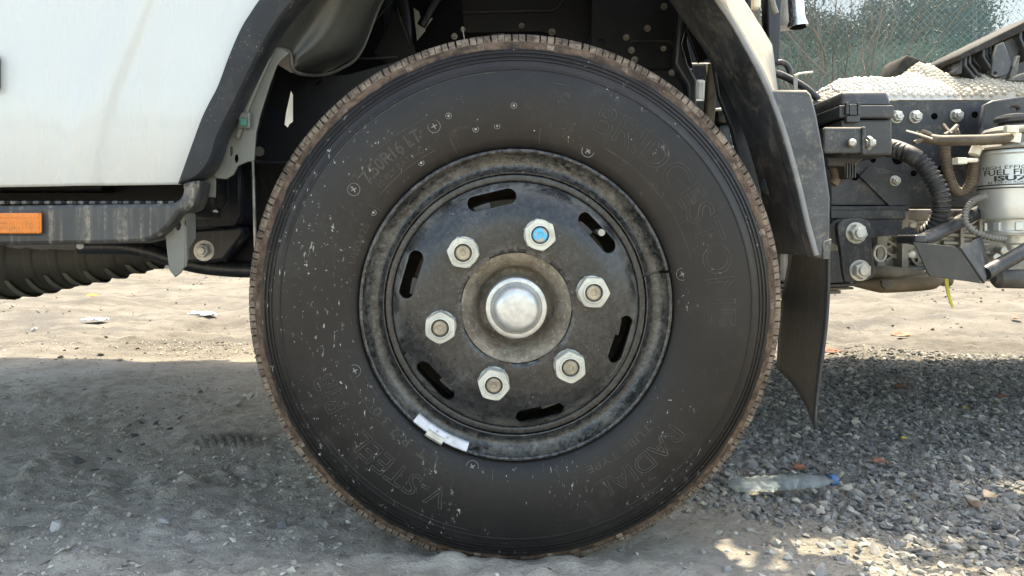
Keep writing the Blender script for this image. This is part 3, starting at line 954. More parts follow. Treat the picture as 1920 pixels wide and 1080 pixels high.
def mark(px, py, r, cross=True):
    d = P(px, py, 1.081) - WC
    rr = math.hypot(d.x, d.z); a = math.atan2(d.z, d.x)
    dd = sideD(rr) - DW
    parts = []
    ring = [Vector((r*math.cos(k*math.pi/10), 0, r*math.sin(k*math.pi/10))) for k in range(21)]
    parts.append(sweep(ring, 0.0004, 4, False))
    if cross:
        for t in (0.5, 2.07):
            u = Vector((math.cos(t), 0, math.sin(t))) * r * 0.52
            parts.append(sweep([-u, u*0, u], [0.0005, 0.0012, 0.0005], 6))
    else:
        parts.append(sweep([Vector((0, 0.001, 0)), Vector((0, -0.0012, 0))], r*0.45, 8))
    v, f = join_data(parts)
    me = mesh('mould_mark', v, f)
    me.transform(W @ Matrix.Translation((rr*math.cos(a), dd - 0.0002, rr*math.sin(a))))
    obj('mould_mark', me, M['vent'] if cross else M['vent'], tyre)
for q in ((665, 355), (815, 238), (1102, 283), (1281, 514), (663, 697), (885, 881)): mark(*q, 0.0090)
for q in ((892, 243), (932, 237), (842, 219), (963, 200), (790, 305), (700, 398)): mark(*q, 0.0042, False)

# rim, disc, hub ---------------------------------------------------------
n = N('wheel_paint')
r_ = n.radius(WC)
nf = n.noise(130, 6, 0.75, dist=0.4); nb = n.noise(11, 5, 0.65, dist=0.4); sc = n.noise(1, 5, 0.7, vec=n.scaled((300, 300, 60)))
c = n.mix(n.ramp(nb, 0.3, 0.7), (0.0075, 0.0085, 0.0100), (0.0140, 0.0150, 0.0165))
edge = n.math('MAXIMUM', n.ramp(r_, 0.186, 0.222), n.ramp(r_, 0.094, 0.080))
film = n.math('MULTIPLY', n.ramp(n.math('ADD', n.math('MULTIPLY', nb, 0.16), n.math('MULTIPLY', nf, 0.88)), 0.44, 0.70), n.math('ADD', n.math('MULTIPLY', edge, 0.24), 0.10))
c = n.mix(film, c, (0.32, 0.315, 0.29))
rimd = n.math('MULTIPLY', n.math('MULTIPLY', n.ramp(r_, 0.160, 0.178), n.ramp(r_, 0.1835, 0.181)), n.ramp(n.noise(20, 6, 0.75, dist=1.0), 0.40, 0.62))
c = n.mix(n.math('MULTIPLY', rimd, 0.30), c, (0.33, 0.33, 0.31))
wip = n.math('MULTIPLY', n.ramp(n.noise(8, 6, 0.72, dist=2.5), 0.55, 0.72), 0.10)
c = n.mix(wip, c, (0.33, 0.325, 0.30))
ys = n.math('MULTIPLY', n.ramp(n.noise(17, 4, 0.6), 0.42, 0.62), n.math('MULTIPLY', n.ramp(r_, 0.206, 0.217), n.ramp(r_, 0.2275, 0.222)))
c = n.mix(n.math('MULTIPLY', ys, 0.20), c, (0.33, 0.31, 0.25))
scr = n.math('MULTIPLY', n.ramp(n.noise(240, 3, 0.55, dist=2.2), 0.66, 0.72), n.ramp(n.noise(26, 2), 0.42, 0.58))
c = n.mix(n.math('MULTIPLY', scr, 0.65), c, (0.46, 0.46, 0.44))
crk = n.math('MULTIPLY', n.ramp(n.voro(70, 'DISTANCE_TO_EDGE'), 0.03, 0.008), n.math('MULTIPLY', n.ramp(n.noise(9, 3), 0.55, 0.66), n.ramp(r_, 0.13, 0.17)))
c = n.mix(n.math('MULTIPLY', crk, 0.7), c, (0.010, 0.010, 0.010))
n.bump(n.math('ADD', nf, n.math('MULTIPLY', nb, 1.0)), 0.12, 0.0010)
n.fin(c, n.math('ADD', n.ramp(nf, 0.2, 0.8, 0.24, 0.36), n.math('MULTIPLY', film, 0.5)), 0, 0.5)
M['rim'] = n.m

rim_prof = loc([(0.2195, 1.120), (0.2275, 1.112), (0.2312, 1.102), (0.2316, 1.0965), (0.2303, 1.0935), (0.2280, 1.0925), (0.2262, 1.0935), (0.2250, 1.0970),
                (0.2238, 1.1030), (0.2205, 1.1085), (0.2150, 1.1125), (0.2090, 1.1140), (0.2035, 1.1125), (0.1995, 1.1085), (0.1975, 1.1065), (0.1960, 1.1070), (0.1953, 1.1140)])
v, f = lathe(rim_prof, 180, 13.5, 372.4)
me = mesh('side_ring', v, f); me.transform(W)
base_prof = loc([(0.2290, 1.125), (0.2260, 1.1175), (0.2120, 1.1190), (0.1958, 1.1170), (0.1948, 1.1095), (0.1930, 1.1075), (0.1880, 1.1068), (0.1850, 1.1075), (0.1838, 1.1085), (0.1835, 1.130),
                 (0.190, 1.160), (0.196, 1.250), (0.210, 1.300), (0.228, 1.305)])
v, f = lathe(base_prof, 160)
me2 = mesh('wheel_rim', v, f); me2.transform(W)
rim = obj('wheel_rim', me2, M['rim'], truck, smooth=True, auto=35)
tag(rim, 'dusty black steel wheel with split side ring')
ring = obj('side_ring', me, M['rim'], rim, smooth=True, auto=35)
# pressed steel disc with six slots
disc_prof = [(0.1832, 1.1270), (0.1832, 1.1080), (0.1815, 1.1020), (0.1760, 1.0945), (0.1690, 1.0875), (0.1610, 1.0815), (0.1520, 1.0765), (0.1430, 1.0728), (0.1340, 1.0705), (0.125, 1.0695), (0.100, 1.0690), (0.088, 1.0690), (0.0840, 1.0695), (0.0815, 1.0715), (0.0805, 1.0760)]
thick = 0.006
inner = [(r - (0.0035 if r > 0.13 else 0.0), d + thick) for r, d in disc_prof[::-1]]
closed = loc(disc_prof + inner)
v, f = lathe(closed + [closed[0]], 144)
me = mesh('wheel_disc', v, f)
bm = bmesh.new(); bm.from_mesh(me); bmesh.ops.remove_doubles(bm, verts=bm.verts, dist=1e-6); bmesh.ops.recalc_face_normals(bm, faces=bm.faces); bm.to_mesh(me); bm.free()
disc = bpy.data.objects.new('wheel_disc', me); COL.objects.link(disc)
cut_parts = []
for k in range(6):
    a = 42.7 + 60*k
    o2 = []
    L2, wd = 0.0245, 0.0118
    for q in range(24):
        t = 2*math.pi*q/24
        x = (L2 if math.cos(t) > 0 else -L2) + wd*math.cos(t)
        y = wd*math.sin(t)
        o2.append((x, y))
    V, Fc = [], []
    rc = 0.1620
    for d in (-0.08, 0.08):
        for (x, y) in o2:
            aa = rad(a) - x / rc; rr = rc + y
            V.append((rr*math.cos(aa), d, rr*math.sin(aa)))
    m_ = 24
    for i in range(m_): Fc.append((i, (i+1) % m_, m_ + (i+1) % m_, m_ + i))
    Fc.append(tuple(range(m_))[::-1]); Fc.append(tuple(m_ + i for i in range(m_)))
    cut_parts.append((V, Fc))
v, f = join_data(cut_parts)
cme = mesh('cut', v, f)
bm = bmesh.new(); bm.from_mesh(cme); bmesh.ops.recalc_face_normals(bm, faces=bm.faces); bm.to_mesh(cme); bm.free()
cutter = bpy.data.objects.new('cut', cme); COL.objects.link(cutter)
md = disc.modifiers.new('b', 'BOOLEAN'); md.object = cutter; md.operation = 'DIFFERENCE'; md.solver = 'EXACT'
md2 = disc.modifiers.new('bv', 'BEVEL'); md2.width = 0.0011; md2.segments = 2; md2.limit_method = 'ANGLE'; md2.angle_limit = rad(50)
me = bpy.data.meshes.new_from_object(disc.evaluated_get(bpy.context.evaluated_depsgraph_get()))
bpy.data.objects.remove(disc); bpy.data.objects.remove(cutter)
me.transform(W)
disc = obj('wheel_disc', me, M['rim'], rim, smooth=True, auto=32)
# stamped marks
def discD(r): return float(np.interp(r, [p[0] for p in disc_prof[::-1]], [p[1] for p in disc_prof[::-1]]))
def ringD(r): return float(np.interp(r, [0.2010, 0.2080, 0.2150, 0.2210, 0.2245], [1.1105, 1.1138, 1.1125, 1.1082, 1.0980]))
M['stamp'] = dusty('stamp_paint', (0.05, 0.05, 0.05), 0.4, dust=0.5)
arc_text('TOPY', 0.011, 0.0925, 223.5, 12.5, discD, M['stamp'], rim, 'stamped_mark', lift=0.0004)
arc_text('TOPY 16X6.00GS SDC', 0.0095, 0.2055, -29, 26, ringD, M['stamp'], rim, 'stamped_mark', lift=0.0004)
# lug nuts
def nut_data():
    R, hh = 0.0236, 0.024
    parts = [lathe([(0.0, -0.001), (0.0215, -0.001), (0.0222, 0.0), (0.0222, 0.002)], 28)]
    V, Fc = [], []
    rings = ((0.0, 1.0, 1.0), (-hh*0.86, 1.0, 1.0))
    seg = 36
    def hexr(t):
        t = t % (math.pi/3) - math.pi/6
        return R * math.cos(math.pi/6) / math.cos(t)
    prof_ = []
    for d, cap in ((0.0, 9), (-hh*0.86, 9), (-hh*0.93, R*0.985), (-hh*0.98, R*0.945), (-hh, R*0.90), (-hh, R*0.66), (-hh - 0.0018, R*0.63), (-hh - 0.0020, R*0.555), (-hh - 0.0010, R*0.53), (-hh + 0.004, R*0.52)):
        for k in range(seg):
            t = 2*math.pi*k/seg
            rr = min(hexr(t), cap)
            V.append((rr*math.cos(t), d, rr*math.sin(t)))
    m_ = 10
    for i in range(m_ - 1):
        for k in range(seg):
            a, b = i*seg + k, i*seg + (k+1) % seg
            Fc.append((a, b, b + seg, a + seg))
    parts.append((V, Fc))
    return join_data(parts)
v, f = nut_data()
nut_me = mesh('lug_nut', v, f)
nut_me.materials.append(M['nut'])
nut_me.polygons.foreach_set('use_smooth', [True]*len(nut_me.polygons)); nut_me.set_sharp_from_angle(angle=rad(28))
v, f = lathe([(0, -0.0232), (0.0040, -0.0233), (0.0046, -0.0246), (0.0078, -0.0249), (0.0096, -0.0244), (0.0106, -0.0230), (0.0100, -0.0222), (0.0108, -0.0212), (0.0102, -0.0150)], 24)
stud_me = mesh('stud', v, f); stud_me.materials.append(dusty('stud_rust', (0.34, 0.29, 0.22), 0.5, 0.5, dust=0.5, scale=120, bump=0.8))
stud_me.polygons.foreach_set('use_smooth', [True]*len(stud_me.polygons)); stud_me.set_sharp_from_angle(angle=rad(40))
n = N('blue_paint_mark')
n.fin(n.mix(n.ramp(n.noise(120, 3), 0.40, 0.48), (0.36, 0.33, 0.28), (0.06, 0.40, 0.62)), 0.5)
blue_me = stud_me.copy(); blue_me.materials.clear(); blue_me.materials.append(n.m)
turns = (20, 3, 25, 12, 31, 8)
for k in range(6):
    a = 73.0 - 60*k
    T = W @ Matrix.Translation((0.1112*math.cos(rad(a)), 1.0690 - DW - 0.0002, 0.1112*math.sin(rad(a))))
    o = bpy.data.objects.new('lug_nut', nut_me); link(o, rim)
    o.matrix_basis = T @ Matrix.Rotation(rad(turns[k]), 4, 'Y')
    o = bpy.data.objects.new('wheel_stud', blue_me if k == 0 else stud_me); link(o, rim)
    o.matrix_basis = T @ Matrix.Rotation(rad(turns[k]*3), 4, 'Y')
    if k == 0: o['label'] = 'stud end with a blue paint mark'
# hub
n = N('hub_rust')
r_ = n.radius(WC)
nb = n.noise(30, 5, 0.7); nf = n.noise(160, 5, 0.75)
c = n.mix(n.ramp(nb, 0.3, 0.7), (0.12, 0.102, 0.080), (0.27, 0.235, 0.185))
c = n.mix(n.math('MULTIPLY', n.ramp(nf, 0.5, 0.7), 0.8), c, (0.40, 0.365, 0.305))
c = n.mix(n.math('MULTIPLY', n.ramp(n.noise(55, 4), 0.58, 0.70), 0.4), c, (0.17, 0.085, 0.05))
n.bump(nf, 0.5, 0.0015)
M['hub'] = n.fin(c, 0.85, 0.1, 0.3)
hub_prof = loc([(0.0800, 1.0740), (0.0785, 1.0745), (0.0740, 1.0770), (0.0680, 1.0830), (0.0620, 1.0940), (0.0575, 1.1080), (0.0550, 1.1200), (0.0500, 1.1240), (0.0440, 1.1240)])
v, f = lathe(hub_prof, 96)
me = mesh('hub', v, f); me.transform(W)
hub = obj('hub', me, M['hub'], truck, smooth=True, auto=40)
tag(hub, 'rusty brown wheel hub around the cap')
n = N('cap_zinc')
r_ = n.radius(W @ Vector((0, -0.02, 0)))
c = n.mix(n.ramp(n.noise(70, 5, 0.7), 0.35, 0.7), (0.42, 0.43, 0.42), (0.56, 0.57, 0.555))
c = n.mix(n.ramp(n.noise(30, 4), 0.55, 0.75), c, (0.46, 0.42, 0.34))
M['cap'] = n.fin(c, n.ramp(n.noise(120, 4), 0.3, 0.7, 0.30, 0.46), 0.6)
cap_prof = loc([(0.0445, 1.1240), (0.0445, 1.0740), (0.0438, 1.0715), (0.0420, 1.0705), (0.0378, 1.0705), (0.0368, 1.0715), (0.0360, 1.0700), (0.0345, 1.0630), (0.0318, 1.0560), (0.0285, 1.0515), (0.0262, 1.0498), (0.0225, 1.0488), (0.012, 1.0483), (0.0, 1.0481)])
v, f = lathe(cap_prof, 64)
me = mesh('hub_cap', v, f); me.transform(W)
obj('hub_cap', me, M['cap'], hub, smooth=True, auto=40)
for k in range(6):     # shallow lugs round the centre hole
    a = 70 - 60*k + (2 if k % 2 else -3)
    pr = loc([(0.0795, 1.0700), (0.0800, 1.0684), (0.0868, 1.0684), (0.0874, 1.0700)])
    me = wedge(pr, 27, 'centring_lug', 8); me.transform(W @ Matrix.Rotation(-rad(a), 4, 'Y'))
    obj('centring_lug', me, M['rim'], hub)
# brake drum seen through the slots
v, f = lathe(loc([(0.060, 1.118), (0.150, 1.122), (0.158, 1.130), (0.160, 1.230), (0.194, 1.232), (0.194, 1.236), (0.02, 1.236)]), 64)
me = mesh('brake_drum', v, f); me.transform(W)
obj('brake_drum', me, M['cast_dark'], truck, smooth=True, auto=35)
for k in range(6):
    a = 42.7 + 60*k + 6
    pr = loc([(0.149, 1.092), (0.157, 1.092), (0.159, 1.104), (0.147, 1.104)])
    me = wedge(pr, 9, 'drum_lug', 4); me.transform(W @ Matrix.Rotation(-rad(a), 4, 'Y'))
    obj('drum_lug', me, M['frame_dusty'], rim)
# valve stem in the upper right slot
a = rad(41.5)
q = Vector((0.1645*math.cos(a), 1.075 - DW, 0.1645*math.sin(a)))
v, f = sweep([W @ (q + Vector((0, 0.055, 0))), W @ (q + Vector((0, 0.012, 0))), W @ (q + Vector((0, 0.011, 0))), W @ q], [0.0042, 0.0042, 0.0052, 0.0050], 14)
obj('valve_stem', mesh('valve_stem', v, f), M['zinc'], rim, smooth=True, auto=40)
# balance weight clipped to the flange
n = N('weight_paint'); M['weight'] = n.fin(n.mix(n.ramp(n.noise(60, 5, 0.7), 0.4, 0.7), (0.58, 0.60, 0.66), (0.44, 0.44, 0.46)), 0.5)
pr = loc([(0.2145, 1.0975), (0.2150, 1.0920), (0.2165, 1.0905), (0.2255, 1.0885), (0.2275, 1.0892), (0.2280, 1.0915), (0.2200, 1.1010)])
me = wedge(pr, 23.0, 'balance_weight', 14); me.transform(W @ Matrix.Rotation(-rad(239.8), 4, 'Y'))
bw = obj('balance_weight', me, M['weight'], rim)
pr = loc([(0.2215, 1.0900), (0.2225, 1.0872), (0.2300, 1.0858), (0.2335, 1.0885), (0.2345, 1.0960), (0.2325, 1.0985), (0.2318, 1.0900)])
me = wedge(pr, 7.0, 'weight_clip', 5); me.transform(W @ Matrix.Rotation(-rad(238.3), 4, 'Y'))
obj('weight_clip', me, M['zinc'], rim)
for da in (-2.0, 2.6):
    a = rad(240 + da)
    q = Vector((0.2185*math.cos(a), 1.0895 - DW, 0.2185*math.sin(a)))
    v, f = sweep([W @ (q + Vector((0, .002, 0))), W @ (q - Vector((0, .0006, 0)))], 0.0018, 10)
    obj('rivet', mesh('rivet', v, f), M['zinc'], rim)
# far side wheel and axle
far = [(r, 2*1.62 + 0.0 - d) for r, d in side]
DF = 4.32
v, f = lathe([(r, DF - d - DW) for r, d in side], 96)
me = mesh('tyre', v, f); me.transform(Matrix.Translation(WC))
ft = obj('tyre', me, M['tyre'], truck, smooth=True, auto=50); ft['label'] = 'tyre on the far side of the truck'
v, f = lathe([(r, DF - d - DW) for r, d in ([(0.05, 1.07)] + disc_prof[::-1] + [(0.226, 1.11), (0.231, 1.10)])], 64)
me = mesh('wheel_rim', v, f); me.transform(Matrix.Translation(WC))
obj('wheel_rim', me, M['rim'], truck, smooth=True)
tube('axle', [(WC.x, 1.23, WC.z), (WC.x, 1.5, WC.z - .02), (WC.x, DF - 1.5, WC.z - .02), (WC.x, DF - 1.23, WC.z)], 0.045, M['frame'], truck, 16, 4)

# ------------------------------------------------------------------ cab
n = N('white_paint')
xyz = n.xyz()
film = n.noise(1, 5, 0.65, vec=n.scaled((28, 28, 5)))
low = n.ramp(xyz['Z'], 0.80, 0.56)
c = n.mix(n.ramp(n.noise(2.2, 3), 0.3, 0.7), (0.445, 0.470, 0.468), (0.475, 0.498, 0.495))
c = n.mix(n.math('MULTIPLY', n.ramp(film, 0.44, 0.68), n.math('ADD', n.math('MULTIPLY', low, 0.42), 0.06)), c, (0.52, 0.50, 0.45))
c = n.mix(n.math('MULTIPLY', n.ramp(n.noise(50, 5, 0.75), 0.60, 0.72), n.math('MULTIPLY', low, 0.5)), c, (0.42, 0.40, 0.36))
n.fin(c, n.ramp(film, 0.3, 0.7, 0.20, 0.34), 0, 0.5, 0.35)
n.b.inputs['Coat Roughness'].default_value = 0.08
n.bump(n.noise(7, 2), 0.05, 0.004)
M['white'] = n.m

outer_l = [(342, 345), (350, 320), (363, 280), (384, 223), (399, 192), (415, 161), (434, 108), (456, 57), (474, 28), (493, 0), (540, -62), (610, -118), (720, -158), (880, -176)]
outer_r = [(1030, -170), (1150, -140), (1240, -90), (1300, -40), (1322, -14)]
DP = 1.085
def arch_x(py):
    ys = [p[1] for p in outer_l][::-1]; xs = [p[0] for p in outer_l][::-1]
    return float(np.interp(py, ys, xs))
def crease1(py): return float(np.interp(py, [-176, 0, 80, 166, 250, 345], [420, 292, 262, 228, 203, 181]))
def crease2(py): return float(np.interp(py, [-176, 15, 120, 239, 345], [330, 235, 190, 142, 118]))
def sg(t): return 1 / (1 + math.exp(-max(-40, min(40, t))))
rows, cols = 90, 220
V, Fc = [], []
for i in range(rows + 1):
    py = -176 + (345 + 176) * i / rows
    xr = arch_x(py)
    for j in range(cols + 1):
        t = j / cols
        px = -1582 + (xr + 1582) * (1 - (1 - t) ** 2.2)
        d1, d2 = px - crease1(py), px - crease2(py)
        off = 0.0060 * sg(d1 / 4.0) - 0.0055 * sg(d2 / 9.0) - 0.0015
        roll = 0.018 * max(0.0, (py - 180) / 170) ** 2.2
        off += roll - 0.030 * math.exp(-((px + 40) / 420) ** 2) * 0.5
        p = P(px, py + 6 * (1 - (px + 0) / 345) * max(0, py / 345) if px < 345 else py, DP)
        V.append((p.x, DP + off, p.z))
for i in range(rows):
    for j in range(cols):
        a = i*(cols+1) + j
        Fc.append((a, a + cols + 1, a + cols + 2, a + 1))
panel = obj('cab_panel', mesh('cab_panel', V, Fc), M['white'], truck, smooth=True)
md = panel.modifiers.new('thickness', 'SOLIDIFY'); md.thickness = 0.004; md.offset = -1
tag(panel, 'white cab side panel with diagonal crease')
XF = -1.95  # cab front, stretched forward out of view to lengthen the ground shadow
XB = 0.445
FARD = 3.235
ztop = P(0, -176, DP).z
upper = [(P(px, py, DP).x, P(px, py, DP).z) for px, py in outer_l[-1:] + outer_r]
arch_end = P(1322, -14, DP)
pl = [(XF, ztop + .0005), (P(880, 0, DP).x, ztop + .0005)] + upper[1:-1] + [(arch_end.x, arch_end.z), (XB, arch_end.z + .01), (XB, 2.15), (XF + 0.35, 2.15), (XF, 1.45)]
plate('upper_cab_panel', pl, DP + 0.0005, 0.03, M['white'], truck, bevel=0.004, world_xz=True)
box('cab_roof', (XF + 0.35, DP + .02, 2.12), (XB, FARD, 2.18), M['white'], truck, 0.02)
box('cab_rear_wall', (XB - 0.03, DP + .04, 1.22), (XB - .002, FARD - .03, 2.11), M['white'], truck, 0.006)
box('cab_front_wall', (XF - 0.02, DP + .03, 0.62), (XF + 0.03, FARD - .03, 1.45), M['white'], truck, 0.02)
box('far_cab_panel', (XF, FARD - 0.03, 1.25), (XB, FARD, 2.11), M['white'], truck, 0.01)
box('far_door_panel', (XF, FARD - 0.03, 0.56), (-0.93, FARD, 1.248), M['white'], truck, 0.01)
box('cab_floor', (XF + .04, DP + .12, 1.19), (XB - .04, FARD - .04, 1.215), M['well'], truck, 0.004)
box('sill_floor', (XF + .04, DP + .06, 0.565), (-0.60, FARD - .04, 0.60), M['well'], truck, 0.004)
# door handle at the left edge
pbox('door_handle', -60, 96, -13, 170, DP - 0.035, DP - 0.012, M['plastic'], truck, 0.008)

# wheel arch flare
inner_l = [(345, 344), (379, 331), (399, 307), (408, 283), (415, 259), (430, 228), (446, 197), (464, 160), (482, 124), (500, 90), (519, 57), (541, 27), (565, 0), (610, -45), (680, -92), (770, -122), (880, -134)]
inner_r = [(1030, -130), (1130, -104), (1215, -60), (1262, -40), (1280, -10)]
oc = catmull([(x, y, 0) for x, y in [(342, 346)] + outer_l[1:] + outer_r], 4)
ic = catmull([(x, y, 0) for x, y in inner_l + inner_r], 4)
def resample(c, n_):
    L = [0]
    for a, b in zip(c, c[1:]): L.append(L[-1] + (b-a).length)
    return [(float(np.interp(L[-1]*k/n_, L, [p.x for p in c])), float(np.interp(L[-1]*k/n_, L, [p.y for p in c]))) for k in range(n_+1)]
oc, ic = resample(oc, 120), resample(ic, 120)
sect = [(0.0, 0.004), (0.0, -0.010), (0.06, -0.0155), (0.5, -0.0150), (0.88, -0.0115), (0.97, -0.007), (1.0, 0.0), (1.0, 0.030), (0.96, 0.030), (0.94, 0.004)]
V, Fc = [], []
for a, b in zip(oc, ic):
    for t, d in sect:
        p = P(a[0] + (b[0]-a[0])*t, a[1] + (b[1]-a[1])*t, DP)
        V.append((p.x, DP + d, p.z))
m_ = len(sect)
for i in range(120):
    for k in range(m_):
        k2 = (k+1) % m_
        Fc.append((i*m_ + k, (i+1)*m_ + k, (i+1)*m_ + k2, i*m_ + k2))
Fc.append(tuple(range(m_))); Fc.append(tuple(120*m_ + k for k in range(m_))[::-1])
fl = obj('arch_flare', mesh('arch_flare', V, Fc), M['plastic_flare'], truck, smooth=True, auto=35)
tag(fl, 'dark grey plastic wheel arch trim')

# ------------------------------------------------------------------ inside the wheel well, front side
def loft(name, curves, m, parent, sub=6, thick=0.0, steps=10):
    """smooth sheet through several space curves with equal point counts"""
    cc = [catmull(c, sub) for c in curves]
    nn = len(cc[0])
    rows_ = []
    for i in range(nn):
        rows_.append(catmull([c[i] for c in cc], steps))
    k = len(rows_[0])
    V = [p for r in rows_ for p in r]
    Fc = [(i*k + j, (i+1)*k + j, (i+1)*k + j + 1, i*k + j + 1) for i in range(nn-1) for j in range(k-1)]
    o = obj(name, mesh(name, V, Fc), m, parent, smooth=True)
    if thick:
        md = o.modifiers.new('thickness', 'SOLIDIFY'); md.thickness = thick
    return o
loft('inner_arch_liner', [
    [P(640, -80, 1.12), P(572, -4, 1.115), P(530, 48, 1.115), P(498, 92, 1.115)],
    [P(665, -80, 1.20), P(604, 0, 1.20), P(570, 52, 1.20), P(541, 97, 1.19)],
    [P(700, -80, 1.22), P(648, 0, 1.225), P(608, 70, 1.22), P(552, 118, 1.20)],
    [P(745, -70, 1.28), P(690, 20, 1.28), P(650, 88, 1.27), P(553, 134, 1.22)],
    [P(770, -70, 1.38), P(716, 0, 1.40), P(676, 98, 1.38), P(600, 141, 1.34)]], M['liner'], truck, thick=0.003)
tube('liner_edge', [P(762, -60, 1.375), P(716, 2, 1.395), P(676, 98, 1.375), P(640, 128, 1.355), P(600, 141, 1.33), P(553, 134, 1.215), P(541, 97, 1.185), P(500, 92, 1.115)], 0.003, M['primer'], truck, 8, 8)
plate('sill_bracket', [(499, 86), (530, 92), (541, 99), (527, 112), (519, 122), (505, 160), (488, 215), (480, 249), (477, 301), (462, 304), (446, 311), (438, 327), (424, 336), (404, 334), (392, 312), (400, 285), (430, 215), (462, 150)], 1.125, 0.004, M['primer'], truck,
      holes=[oval(443, 297, 3.5, 8, 10), oval(433, 283, 3, 9, 10)], bevel=0.001)
plate('sill_rib', [(478, 118), (498, 96), (508, 108), (494, 140), (470, 196), (456, 236), (448, 262), (440, 258), (452, 205)], 1.118, 0.006, M['primer'], truck, bevel=0.0025)
pbox('clip_plate', 446, 210, 468, 240, 1.112, 1.118, M['primer'], truck, 0.002)
pbox('green_clip', 449, 221, 462, 236, 1.106, 1.112, M['teal'], truck, 0.0015)
plate('sill_tab', [(376, 331), (405, 322), (404, 370), (370, 367)], 1.13, 0.003, M['primer'], truck, bevel=0.0005)
plate('splash_shield', [(521, 121), (545, 136), (600, 142), (650, 140), (760, 110), (860, 95), (860, 300), (640, 303), (484, 302), (479, 290), (482, 249), (505, 175)], 1.34, 0.003, M['well'], truck,
      holes=[[(545, 170), (549, 178), (549, 228), (543, 232), (539, 239), (533, 233), (536, 210)], [(589, 156), (602, 149), (604, 152), (593, 160)]], bevel=0.0008)
tube('shield_edge', [P(521, 121, 1.338), P(505, 175, 1.338), P(482, 249, 1.338), P(479, 292, 1.338), P(484, 303, 1.338), P(640, 304, 1.338)], 0.0022, M['frame'], truck, 6, 6)
tube('shield_bolt', [P(486, 284, 1.345), P(486, 284, 1.328)], 0.009, M['frame'], truck, 12, 0)

# parts low behind the step
pbox('air_tank_box', 360, 305, 449, 426, 1.42, 1.62, M['frame'], truck, 0.02)
plate('tank_frame', [(352, 300), (449, 300), (452, 405), (440, 424), (352, 428)], 1.405, 0.012, M['frame'], truck, holes=[[(362, 308), (424, 308), (424, 375), (410, 396), (362, 406)]], bevel=0.004)
tube('tank_bolt', [P(372, 398, 1.42), P(372, 398, 1.40)], 0.006, M['zinc'], truck, 10, 0)
tube('tank_bolt', [P(404, 398, 1.42), P(404, 398, 1.40)], 0.005, M['zinc'], truck, 10, 0)
tube('brake_line', [P(474, 300, 1.33), P(475, 340, 1.33), P(477, 400, 1.33), P(479, 470, 1.34)], 0.0028, M['zinc'], truck, 8, 6)
plate('spring_hanger', [(362, 430), (452, 424), (456, 440), (420, 488), (398, 492), (350, 492), (340, 470)], 1.42, 0.05, M['frame'], truck, bevel=0.006)
plate('hanger_gusset', [(452, 426), (500, 426), (500, 510), (420, 496)], 1.50, 0.02, M['well'], truck)
v, f = bolt_data(0.0135, 0.014, 1.5, 0.6)
bolt_me = mesh('bolt', v, f); bolt_me.materials.append(M['zinc'])
shade_bolt_me = bolt_me.copy(); shade_bolt_me.materials.clear(); shade_bolt_me.materials.append(M['zinc_shade'])
def bolt(px, py, D, s=1.0, rot=10, parent=truck, name='bolt', me=bolt_me):
    o = bpy.data.objects.new(name, me); link(o, parent)
    o.matrix_basis = Matrix.Translation(P(px, py, D)) @ Matrix.Rotation(rad(rot), 4, 'Y') @ Matrix.Diagonal((s, s, s, 1))
    return o
bolt(383, 470, 1.42, 1.0, 14)
tube('stabiliser_bar', [P(150, 462, 1.46), P(235, 463, 1.46), P(290, 474, 1.46), P(345, 492, 1.46), P(400, 502, 1.47), P(480, 506, 1.48), P(620, 500, 1.5)], 0.0155, M['frame'], truck, 16, 8)
# ribbed duct
duct = []
dp = [P(-330, 462, 1.62), P(0, 482, 1.60), P(160, 478, 1.585), P(318, 472, 1.57)]
dpts = catmull(dp, 40)
rr = []
for i, p in enumerate(dpts):
    t = (p.x - dpts[-1].x) / (dpts[0].x - dpts[-1].x)
    rr.append((0.026 + 0.118 * t ** 0.85) + (0.0020 if (i % 12) in (0, 1, 2, 3) else 0.0))
v, f = sweep(dpts, rr, 28)
n = N('duct_rubber')
n.fin(n.mix(n.ramp(n.noise(12, 4), 0.3, 0.7), (0.018, 0.018, 0.014), (0.040, 0.039, 0.030)), 0.62, 0, 0.4)
obj('ribbed_duct', mesh('ribbed_duct', v, f), n.m, truck, smooth=True, auto=20)
for k in range(9):      # raised flaps along the duct
    i = 42 + k * 9
    p, q = dpts[min(i, len(dpts)-1)], dpts[min(i+4, len(dpts)-1)]
    R0 = rr[min(i, len(rr)-1)]
    V = []
    for j in range(9):
        a = rad(250 - j * 11)
        wv_ = 0.5 + 0.5 * math.sin(math.pi * j / 8)
        for s_, ro in ((0, 0.0026), (1, 0.0034)):
            b = p.lerp(q, s_ * wv_)
            V.append((b.x - 0.010 * j / 8, b.y + (R0 + ro) * math.cos(a + 0.9), b.z + (R0 + ro) * math.sin(a + 0.9)))
    Fc = [(2*j, 2*j+1, 2*j+3, 2*j+2) for j in range(8)]
    o = obj('duct_rib', mesh('duct_rib', V, Fc), dusty('duct_rib', (0.075, 0.075, 0.058), 0.6, dust=0.2) if k == 0 else bpy.data.materials['duct_rib'], truck)
    md = o.modifiers.new('thickness', 'SOLIDIFY'); md.thickness = 0.002

